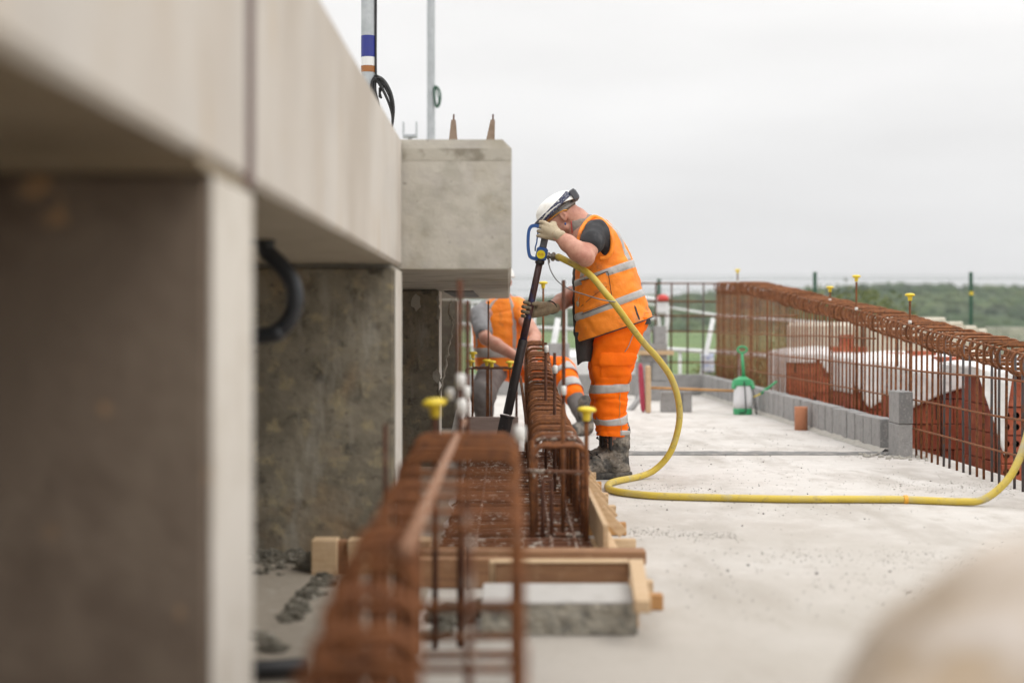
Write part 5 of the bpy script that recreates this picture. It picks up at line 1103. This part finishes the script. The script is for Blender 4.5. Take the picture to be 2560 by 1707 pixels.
# helmet
g = G(); rows = []; rim = .043; nt = 56
HC = (-.004, 0, rim)
for i in range(17):
    q = math.pi / 2 * i / 16
    row = []
    for j in range(nt):
        a = 2 * math.pi * j / nt; fr = .134 if math.cos(a) > 0 else .134
        rr = math.cos(q) ** .86; f = HC[0] + fr * rr * math.cos(a); l = .109 * rr * math.sin(a); u = rim + .087 * math.sin(q) ** .95
        if i < 3: f += (.020 if math.cos(a) > .2 else .004) * (3 - i) / 3 * abs(math.cos(a)); l *= 1 + .02 * (3 - i) / 3
        if i == 0: u += -.012 * max(0, math.cos(a)) - .013 * math.cos(2 * a) + .006
        ridge = .004 * max(0, 1 - abs(l) / .03) if i > 3 else 0
        if i in (1, 2): u += (-.013 * math.cos(2 * a) + .004) * (3 - i) / 3
        row.append(hd_(f, l, u + ridge))
    rows.append(row)
g.grid(rows, True); g.F.append(tuple(range(16 * nt, 17 * nt))); g.I.append(0)
hel = obj('helmet', g, 'helmet', W1, smooth=True); md = hel.modifiers.new('thickness', 'SOLIDIFY'); md.thickness = .004
g = G(); rows = []
for j in range(nt):                                           # goggle strap: a band riding up over the helmet, low in front and higher behind
    a = 2 * math.pi * j / nt; row = []
    for k, (du, ro) in enumerate(((-.016, .002), (-.016, .0065), (.016, .0065), (.016, .002))):
        uu = .026 - .030 * math.cos(a) + du; sn = min(.98, max(0.0, uu / .087)); rr = (1 - sn ** (2 / .95)) ** .43 if sn > 0 else 1
        row.append(hd_(HC[0] + (.134 * rr + ro + .004 + .017 * max(0, math.cos(a)) ** 2) * math.cos(a), (.109 * rr + ro + .002) * math.sin(a), rim + uu))
    rows.append(row)
rows.append(rows[0]); g.grid([[r[k] for r in rows] for k in (0, 1, 2, 3, 0)]); obj('goggle_strap', g, 'strap', hel, smooth=False)
g = G(); c = z1(628, 168, YC); g.box(c - Vector((.017, .085, .033)), c + Vector((.017, .085, .033)), .005, Matrix((F_, Vector((0, 1, 0)), U_)).transposed())
c = c - F_ * .019; g.box(c - Vector((.0025, .070, .022)), c + Vector((.0025, .070, .022)), .002, Matrix((F_, Vector((0, 1, 0)), U_)).transposed()); obj('goggles', g, 'goggle', hel)
g = G()
for (u, r_, wd) in ((.030, 1.0, .009), (.046, .98, .006)):
    rows = [[hd_(-.010 + .098 * r_ * math.cos(a), .081 * r_ * math.sin(a), u + k * wd - .006 * math.cos(a)) for a in np.linspace(0, 2 * math.pi, 40)] for k in (-1, 1)]; g.grid(rows)
for l in (-.055, -.02, .02, .055): g.tube([hd_(-.098, l, .03), hd_(-.118, l * .9, .075)], .004, 6)
hn = obj('harness', g, 'harness', hel, smooth=True); md = hn.modifiers.new('thickness', 'SOLIDIFY'); md.thickness = .002
# spectacles
g = G()
for sg in (-1, 1): g.tube(spline([hd_(.092, sg * .062, .022), hd_(.04, sg * .079, .026), hd_(.012, sg * .082, .027)], 5) + [hd_(-.022, sg * .084, .024), hd_(-.040, sg * .080, .014)], .0032, 8)
sp = obj('spectacles', g, 'orangeplastic', W1, smooth=True)
g = G()
for l in (-.033, .033):
    rows = [[hd_(.112 - .018 * (x_ / .03) ** 2 * (1 if (x_ * l > 0) else .2), l + x_, .022 + z_) for x_ in np.linspace(-.028, .028, 8)] for z_ in (-.018, 0, .016)]; g.grid(rows)
obj('lens', g, 'tank', sp, smooth=True)
g = G(); g.rock(hd_(.012, -.082, -.046), (.006, .005, .008), 2, .1); obj('ear_stud', g, 'bluemetal', W1, smooth=True)
# neck warmer
def ringv(c, d, ra, rb):
    d = Vector(d).normalized(); b = Vector((0, 1, 0)); a = b.cross(d).normalized(); return (Vector(c), a * ra, b * rb)
n0, n1 = z1(610, 445, YC), z1(760, 470, YC)
ax = (n1 - n0).normalized()
L1 = Loft([ringv(n0 - ax * .006, ax + Vector((0, 0, .25)), .060, .064), ringv(n0 + ax * .012, ax + Vector((0, 0, .25)), .078, .078), ringv(n0.lerp(n1, .4), ax + Vector((0, 0, .15)), .088, .088), ringv(n1, ax, .094, .110)], 2.1, .006, 26, 3)
obj('neck_warmer', L1.g(nv=26, nt=48), 'snood', W1, smooth=True)
g = G(); g.tube([L1.p(.22, a, .003) for a in np.linspace(0, 2 * math.pi, 40, endpoint=False)], .003, 6, closed=True); obj('red_trim', g, 'redplastic', W1, smooth=True)
# vest
def ridge(p, fx, fz, sd):
    n_ = noise.noise(Vector((p.x * fx, p.y * fx, p.z * fz)) + Vector((sd, sd * 2, 3))); return max(0.0, 1 - abs(n_) * 3.2) ** 2
fold = lambda v, th, p: .005 * math.sin(p.z * 42 + p.x * 30 + 3 * noise.noise(p * 6)) * max(0, noise.noise(p * 4 + Vector((3, 3, 3)))) + (.010 * max(0, .6 - v) * math.sin(th * 5 + 1)) - .007 * ridge(p, 4.5, 8, 2) - .003 * ridge(p, 11, 14, 8)
VR = [pair((648, 1425), (1300, 1203), .235, YC), pair((630, 1250), (1237, 1024), .232, YC), pair((628, 1172), (1213, 952), .230, YC), pair((624, 958), (1162, 784), .228, YC), pair((622, 892), (1128, 710), .226, YC),
      pair((628, 770), (1082, 602), .224, YC), pair((642, 650), (1025, 500), .218, YC), pair((664, 545), (950, 418), .205, YC), pair((695, 455), (872, 362), .165, YC), pair((722, 400), (800, 346), .105, YC), pair((745, 385), (775, 352), .05, YC)]
LV = Loft(VR, 2.35, .0075, 9, 5, fold)
obj('vest', LV.g(nv=110, nt=110), 'vest', W1, smooth=True)
TAU = 2 * math.pi
g = LV.patch(1.0, 2.0, 0, TAU, .0035, 6, 110); LV.patch(3.0, 4.0, 0, TAU, .0035, 6, 110, g)
# shoulder straps of tape: over the back and down the chest, both sides
for cth in (-.62, .62): LV.patch(3.95, 8.9, cth - .13, cth + .13, .0038, 50, 6, g)
for cth in (math.pi - .75, math.pi + .75): LV.patch(3.95, 8.9, cth - .12, cth + .12, .0038, 50, 6, g)
obj('reflective_tape', g, 'band', W1, smooth=True)
# chest pocket, its dark mouth and flap, seams
g = LV.patch(1.72, 3.55, -2.45, -1.55, .0075, 12, 14); pk = obj('vest_pocket', g, 'vest', W1, smooth=True)
g = G()
def seam(g, pts, r=.0022, off=.005): g.tube([LV.p(v, a, off) for v, a in pts], r, 6)
seam(g, [(3.55 - .18 * math.sin(k / 12 * math.pi), -2.45 + .9 * k / 12) for k in range(13)], .002, .008); seam(g, [(3.55 - 1.83 * k / 12, -1.55) for k in range(13)], .002, .007); seam(g, [(1.72, -2.45 + .9 * k / 12) for k in range(13)], .002, .007); seam(g, [(2.2 + .4 * k / 12, -2.5 + .9 * k / 12) for k in range(13)], .0014, .0075)
seam(g, [(.02, TAU * k / 90) for k in range(91)], .0035, .002)
obj('pocket_edge', g, 'zip', pk, smooth=True)
g = LV.patch(.02, 5.2, math.pi - .10, math.pi + .17, .006, 60, 4); obj('front_zip', g, 'zip', W1, smooth=True)
g = LV.patch(0, 1, -1.04, -.985, .004, 4, 10, vf=lambda b: (.03, .85)); obj('side_slit', g, 'zip', W1, smooth=True)
g = G(); c = LV.p(2.35, -2.62, .012); g.rock(c, (.009, .006, .017), 2, .3, 2, 4); g.tube([c + Vector((0, 0, .015)), c + Vector((.008, 0, .045))], .002, 6); obj('tag_cord', g, 'glove', W1, smooth=True)
# T-shirt: sleeves, shoulders in the armholes and the tail under the vest
s = SDF((.30, 7.70, .86), (.95, 8.62, 1.60), .006)
for sg, sh, el in ((-1, shN, elN), (1, shF, elF)):
    q0 = z1(818, 468, 8.01) if sg < 0 else sh; q1 = z1(782, 566, 7.90) if sg < 0 else sh.lerp(el, .45)
    s.path([q0, q1], [.066, .070], .03)
    if sg < 0: s.ell(z1(882, 548, 8.0), (.056, .056, .098), [Vector((.97, 0, .26)), Vector((0, 1, 0)), Vector((-.26, 0, .97))], .03)
    g = rough_mesh(s.mesh(), .006, 22); obj('tshirt_sleeve', g, 'tee', W1, smooth=True); s = SDF((.30, 7.70, .86), (.95, 8.62, 1.60), .006)
L2 = Loft([pair((1060, 1268), (1284, 1262), .17, YC), pair((1040, 1215), (1268, 1205), .17, YC), pair((1020, 1120), (1185, 1100), .15, YC)], 2.4, .006, 18, 8); obj('tshirt_tail', L2.g(nv=12, nt=48), 'tee', W1, smooth=True)
# armhole binding of the vest
for sg in (-1,):
    P = spline([z1(x, y, Y) for x, y, Y in ((672, 575, 7.97), (676, 520, 7.975), (695, 460, 7.99), (738, 392, 8.03), (800, 350, 8.07), (870, 380, 8.05), (930, 445, 7.99), (958, 540, 7.955), (950, 640, 7.945), (905, 697, 7.945), (850, 705, 7.95))], 6)
    g = G(); g.tube(P, .013, 8); obj('armhole_binding', g, 'vest', W1, smooth=True)
# hanging dark flap in front
g = G(); P = [z1(640, 1330, 8.12), z1(800, 1330, 8.12), z1(792, 1560, 8.12), z1(668, 1612, 8.12)]
rows = []
for v in np.linspace(0, 1, 10):
    a, b = P[0].lerp(P[3], v), P[1].lerp(P[2], v); rows.append([a.lerp(b, u) + Vector((0, -.03 * math.sin(u * math.pi) + .008 * math.sin(u * 6 + v * 4), .010 * math.sin(u * 5) * v)) for u in np.linspace(0, 1, 10)])
g.grid(rows); o = obj('jacket_flap', g, 'lining', W1, smooth=True); md = o.modifiers.new('thickness', 'SOLIDIFY'); md.thickness = .008
# trousers
Z2 = (3.136, 1250, 820)
def leg(yc, dx, Yd):
    def q(F, B, hy):
        r = pair((F[0] + dx, F[1]), (B[0] + dx, B[1]), hy, yc, Yd, Z2); return r
    return [q((772, 838), (1012, 852), .068), q((778, 792), (1018, 812), .078), q((765, 752), (1000, 735), .083), q((745, 690), (996, 650), .082), q((728, 585), (1000, 560), .088), q((722, 520), (1012, 500), .096), q((728, 440), (1022, 432), .100), q((716, 330), (1050, 318), .106), q((712, 270), (1068, 260), .108), q((728, 100), (1128, 70), .112), q((735, 0), (1150, -30), .115), q((760, -70), (1160, -85), .12)]
tf = lambda v, th, p: .006 * math.sin(p.z * 70 + 4 * noise.noise(p * 7)) * max(0, noise.noise(p * 5)) + (.008 * math.sin(p.z * 60 + p.x * 20) * max(0, 1 - abs(v - 4.2) / 1.3)) - .010 * ridge(p, 4.0, 11, 1) - .005 * ridge(p, 9, 22, 6) + .010 * max(0, 1 - abs(v - 1.0) / .8) * math.sin(th * 2 + 1) 
LN, LF = Loft(leg(8.10, 0, 8.10), 2.4, .008, 9, 1, tf), Loft(leg(8.31, -22, 8.31), 2.4, .008, 9, 4, tf)
g = LN.g(nv=90, nt=72); LF.g(g, nv=70, nt=60)
LH = Loft([pair((735, 40), (1138, 20), .20, YC, YC, Z2), pair((735, -30), (1160, -40), .21, YC, YC, Z2), pair((750, -130), (1170, -120), .20, YC, YC, Z2)], 2.5, .004, 9, 2); LH.g(g, nv=20, nt=72)
obj('trousers', g, 'trouser', W1, smooth=True)
g = G()
for Lx in (LN, LF):
    Lx.patch(5.05, 6.02, 0, TAU, .0035, 6, 72, g); Lx.patch(0, 1, 0, TAU, .0035, 8, 72, g, vf=lambda b: (2.0 + .28 * math.sin(TAU * b), 2.85 + .30 * math.sin(TAU * b)))
    Lx.patch(0, 1, -1.3, .9, .005, 6, 24, g, vf=lambda b: (.25 + .3 * b, 1.25))
obj('reflective_tape', g, 'band', W1, smooth=True)
g = LN.patch(6.45, 8.35, -2.25, -.55, .008, 14, 20); cp_ = obj('cargo_pocket', g, 'trouser', W1, smooth=True)
g = LN.patch(0, 1, -2.3, -.5, .013, 6, 20, vf=lambda b: (7.55 + .55 * (1 - b) * 0 - .35 * math.sin(b * 2.4) + .2, 8.5 - .1 * b)); obj('pocket_flap', g, 'trouser', cp_, smooth=True)
g = G(); g.tube([LN.p(9.4 + 1.1 * math.cos(a), -1.45 + .32 * math.sin(a), .004) for a in np.linspace(.3, 2.6, 14)], .0022, 6); obj('pocket_piping', g, 'band', W1, smooth=True)
g = G(); g.tube([LN.p(v, -1.15, .002) for v in np.linspace(1.0, 5.0, 30)], .0018, 6); g.tube([LN.p(v, -.62, .003) for v in np.linspace(6.0, 8.0, 14)], .0016, 6); obj('leg_seam', g, 'timberorange', W1, smooth=True)
# boots
def boot(dx, yc):
    s = SDF((.36 + dx, yc - .13, -.02), (.80 + dx, yc + .13, .36), .0042)
    X = lambda a: a + dx
    s.path([(X(.635), yc, .29), (X(.635), yc, .20), (X(.628), yc, .11), (X(.622), yc, .075)], [.058, .056, .055, .056], .02)
    s.ell((X(.640), yc, .06), (.055, .047, .05), None, .02)
    s.path([(X(.60), yc, .075), (X(.53), yc - .006, .07), (X(.465), yc - .012, .054), (X(.425), yc - .016, .05)], [.052, .048, .043, .041], .025)
    s.ell((X(.44), yc - .014, .045), (.055, .052, .04), None, .015); s.cone((X(.585), yc, .13), (X(.50), yc - .008, .10), .04, .03, .03)
    s.ell((X(.55), yc, -.06), (.4, .3, .062), None, .004, sub=True)
    g = rough_mesh(s.mesh(), .0055, 30, 2); g = rough_mesh(g, .003, 70, 4)
    b = obj('boot', g, 'boot', W1, smooth=True)
    s = SDF((.34 + dx, yc - .14, -.02), (.80 + dx, yc + .13, .10), .0042)
    s.ell((X(.645), yc, .03), (.064, .052, .034), None, .01); s.cone((X(.62), yc, .026), (X(.45), yc - .014, .026), .046, .05, .01); s.ell((X(.435), yc - .014, .028), (.063, .056, .034), None, .01)
    s.ell((X(.55), yc, -.30), (.8, .8, .302), None, .0, sub=True); s.ell((X(.55), yc, .30), (.8, .8, .262), None, .0, sub=True)
    obj('sole', s.mesh(), 'sole', b, smooth=True)
    g = G(); rl = random.Random(3)
    for k in range(7):
        v = k / 6; cx, cz = X(.565 - .055 * max(0, (v - .5) * 2) - .0 * v), .285 - .155 * v
        if k > 3: cx, cz = X(.545 - .032 * (k - 3)), .150 - .020 * (k - 3)
        for sg in (-1, 1): g.tube(spline([(cx + .012, yc + sg * .040, cz - .006), (cx - .006, yc + sg * .022, cz + .006), (cx - .012, yc, cz + .008), (cx - .004, yc - sg * .028, cz + .014)], 4), .0034, 6)
    for k in range(0): a = 0; g.tube(spline([(X(.56), yc - .02, .235), (X(.548) + a, yc - .05, .25 + rl.uniform(-.03, .02)), (X(.545) + a, yc - .055, .20 + rl.uniform(-.03, .02)), (X(.56), yc - .05, .17)], 4), .003, 6)
    g.box((X(.570), yc - .060, .165), (X(.590), yc + .060, .29), .008); obj('laces', g, 'lace', b, smooth=False)
boot(0.0, 8.10); boot(-.035, 8.315)
# gloves
tdir = TD
g = glove_hand(tp(1.408), tdir, -63, -1, wrN + (tp(1.408) - wrN) * .14, .0205); obj('glove', g, 'glove', W1, smooth=True, label='clean tan glove over the top grip')
g = glove_hand(tp(.958), tdir, 34, 1, wrF + (tp(.958) - wrF) * .10, .0205); obj('glove', g, 'glovedirty', W1, smooth=True, label='dirty glove on the tube')
g = G(); d = (wrF - elF).normalized(); c = wrF - d * .022; u = d.orthogonal().normalized(); v = d.cross(u); g.tube([c + u * (.036 * math.cos(a)) + v * (.038 * math.sin(a)) for a in np.linspace(0, TAU, 24, endpoint=False)], .004, 6, closed=True); obj('wrist_band', g, 'zip', W1, smooth=True)

# ------------------------------------------------------------------ the second worker, crouching behind the bars, facing the camera
W2 = thing('person', 'crouching worker in orange vest half hidden behind the square beam and bars', 'person', (.05, 12.4, 0))
P = lambda a, b, Y: at(a, b, Y)
hd2 = Vector((-.055, 12.34, 1.25))
s = SDF((-.75, 10.8, -.03), (.95, 12.95, 1.48), .009)
s.ell(hd2, (.077, .098, .112), None, .02); s.ell(hd2 + Vector((0, -.04, -.06)), (.055, .06, .07), None, .03); s.cone(hd2 + Vector((0, -.10, .0)), hd2 + Vector((0, -.115, -.03)), .010, .014, .01)
for sg in (-1, 1): s.ell(hd2 + Vector((sg * .08, .01, 0)), (.01, .02, .03), None, .006); s.ell(hd2 + Vector((sg * .032, -.094, .012)), (.014, .012, .009), None, .008, sub=True)
s.ell(hd2 + Vector((0, -.103, -.065)), (.024, .008, .005), None, .006)
s.path([hd2 + Vector((0, .0, -.08)), Vector((-.03, 12.4, 1.08))], [.06, .07], .03); s.path([Vector((-.05, 12.42, 1.0)), Vector((-.02, 12.5, .75)), Vector((.02, 12.55, .55))], [.15, .15, .15], .05)
sA, eA, wA = P(1198, 790, 12.25), P(1214, 846, 11.95), P(1300, 897, 11.7)
sB, eB, wB = P(1300, 778, 12.3), P(1338, 840, 12.05), P(1325, 895, 11.72)
for sh, el, wr in ((sA, eA, wA), (sB, eB, wB)):
    s.cone(Vector((-.04, 12.4, 1.0)), sh, .10, .07, .04); s.path([sh, el, el.lerp(wr, .3), wr], [.066, .052, .056, .036], .02)
    k_ = wr + (wr - el).normalized() * .09; s.cone(wr, k_, .034, .036, .02)
    for f in range(4): q = k_ + Vector((-.03 + .02 * f, 0, 0)); s.path([q, q + Vector((0, -.035, -.015)), q + Vector((0, -.035, -.05))], [.011, .010, .008], .004)
    s.path([wr + Vector((.02, -.02, 0)), wr + Vector((.05, -.05, -.02)), wr + Vector((.05, -.09, -.04))], [.016, .013, .010], .006)
hipA, kA, fA = Vector((-.12, 12.5, .50)), P(1205, 985, 11.75), Vector((-.20, 12.3, .06)); hipB, kB, fB = Vector((.16, 12.5, .50)), P(1405, 925, 11.85), Vector((.62, 11.35, .10))
for hp_, kn, ft in ((hipA, kA, fA), (hipB, kB, fB)): s.path([hp_, kn, ft], [.08, .055, .042], .03)
obj('body', s.mesh(), 'skin', W2, smooth=True)
g = G(); rows = []
for i in range(11):
    q = math.pi / 2 * i / 10; rows.append([hd2 + Vector((.108 * math.cos(q) * math.sin(a) * (1.06 if i == 0 else 1), .132 * math.cos(q) * math.cos(a) * (1.08 if i == 0 else 1), .04 + .115 * math.sin(q))) for a in np.linspace(0, TAU, 32, endpoint=False)])
g.grid(rows, True); g.F.append(tuple(range(320, 352))); g.I.append(0); o = obj('helmet', g, 'helmet', W2, smooth=True); md = o.modifiers.new('thickness', 'SOLIDIFY'); md.thickness = .004
def rg2(a0, a1, y, Y, hy, dz=0): p, q = at(a0, y, Y), at(a1, y + dz, Y); c = (p + q) / 2; return (c, (q - p) / 2, Vector((0, hy, 0)))
L3 = Loft([rg2(1190, 1318, 925, 12.4, .17), rg2(1186, 1322, 900, 12.4, .175), rg2(1183, 1325, 855, 12.4, .175), rg2(1178, 1326, 800, 12.4, .17), rg2(1180, 1322, 776, 12.38, .15), rg2(1205, 1305, 755, 12.36, .12), rg2(1235, 1290, 742, 12.35, .10)], 2.4, .010, 6, 9, fold)
obj('vest', L3.g(nv=60, nt=80), 'vest', W2, smooth=True)
g = L3.patch(1.15, 1.75, 0, TAU, .004, 6, 80); L3.patch(1.7, 6, -2.05, -1.85, .004, 30, 4, g); L3.patch(1.7, 6, -1.25, -1.08, .004, 30, 4, g); L3.patch(1.7, 6, -2.65, -2.48, .004, 30, 4, g); obj('reflective_tape', g, 'band', W2, smooth=True)
s = SDF((-.7, 11.6, .5), (.6, 12.9, 1.3), .009)
for sh, el in ((sA, eA),): s.path([Vector((sh.x * .7, 12.36, 1.02)), sh, sh.lerp(el, .72 if sh is sA else .3)], [.085, .088 if sh is sA else .07, .076 if sh is sA else .06], .03)
obj('tshirt', rough_mesh(s.mesh(), .005, 20), 'greysleeve', W2, smooth=True)
s = SDF((-.2, 11.6, .5), (.6, 12.9, 1.3), .009); s.path([Vector((.08, 12.36, 1.03)), sB, sB.lerp(eB, .25)], [.095, .082, .070], .03); obj('vest_shoulder', rough_mesh(s.mesh(), .005, 20), 'vest', W2, smooth=True)
g = G(); d = (eA - sA).normalized()
rows = [];
for k in range(9):
    c = sA.lerp(eA, -.25 + .9 * k / 8); r_ = .116 - .012 * k / 8; rows.append([c + Vector((r_ * math.sin(a), -r_ * math.cos(a), 0)) for a in np.linspace(-.28, .14, 7)])
g.grid(rows); obj('sleeve_stripe', g, 'tee', W2, smooth=True)
s = SDF((-.75, 10.9, -.02), (1.0, 12.95, .85), .009)
s.ell((.02, 12.55, .55), (.22, .19, .17), None, .05); s.path([hipB, kB, kB.lerp(fB, .50)], [.13, .105, .088], .04)
gB = rough_mesh(s.mesh(), .010, 13, 3); tr = obj('trousers', gB, 'trouser', W2, smooth=True)
g = G()
for (p0, p1, r_) in ((kB.lerp(fB, .02), kB.lerp(fB, .16), .112), (kB.lerp(fB, .30), kB.lerp(fB, .44), .100)):
    d = (p1 - p0).normalized(); u = d.orthogonal().normalized(); v = d.cross(u); g.grid([[p0.lerp(p1, t_) + (u * math.cos(a) + v * math.sin(a)) * r_ for a in np.linspace(0, TAU, 36, endpoint=False)] for t_ in (0, .33, .66, 1)], True)
o = obj('trouser_band', g, 'band', tr, smooth=True); md = o.modifiers.new('thickness', 'SOLIDIFY'); md.thickness = .003
s = SDF((-.6, 11.4, -.02), (.4, 12.9, .8), .009); s.path([hipA, kA, kA.lerp(fA, .8)], [.13, .105, .08], .04); obj('knee_trouser', rough_mesh(s.mesh(), .010, 13, 6), 'greytrouser', W2, smooth=True)
s = SDF((-.1, 10.9, -.02), (1.0, 12.4, .7), .009); s.path([kB.lerp(fB, .45), kB.lerp(fB, .9)], [.078, .066], .02); obj('gaiter', rough_mesh(s.mesh(), .008, 13, 6), 'greytrouser', W2, smooth=True)
for (ft, d) in ((fA, Vector((-.05, .22, 0))), (fB, Vector((-.10, -.16, 0)))):
    s = SDF(ft - Vector((.32, .32, .12)), ft + Vector((.32, .32, .25)), .007); z0 = Vector((ft.x, ft.y, .055))
    s.path([Vector((ft.x, ft.y, .26)), Vector((ft.x, ft.y, .10)), z0], [.062, .06, .06], .02); s.path([z0, z0 + d * .6, z0 + d], [.055, .052, .046], .02); s.ell((ft.x, ft.y, -.3), (.9, .9, .302), None, 0, sub=True)
    obj('boot', rough_mesh(s.mesh(), .006, 26), 'boot', W2, smooth=True)
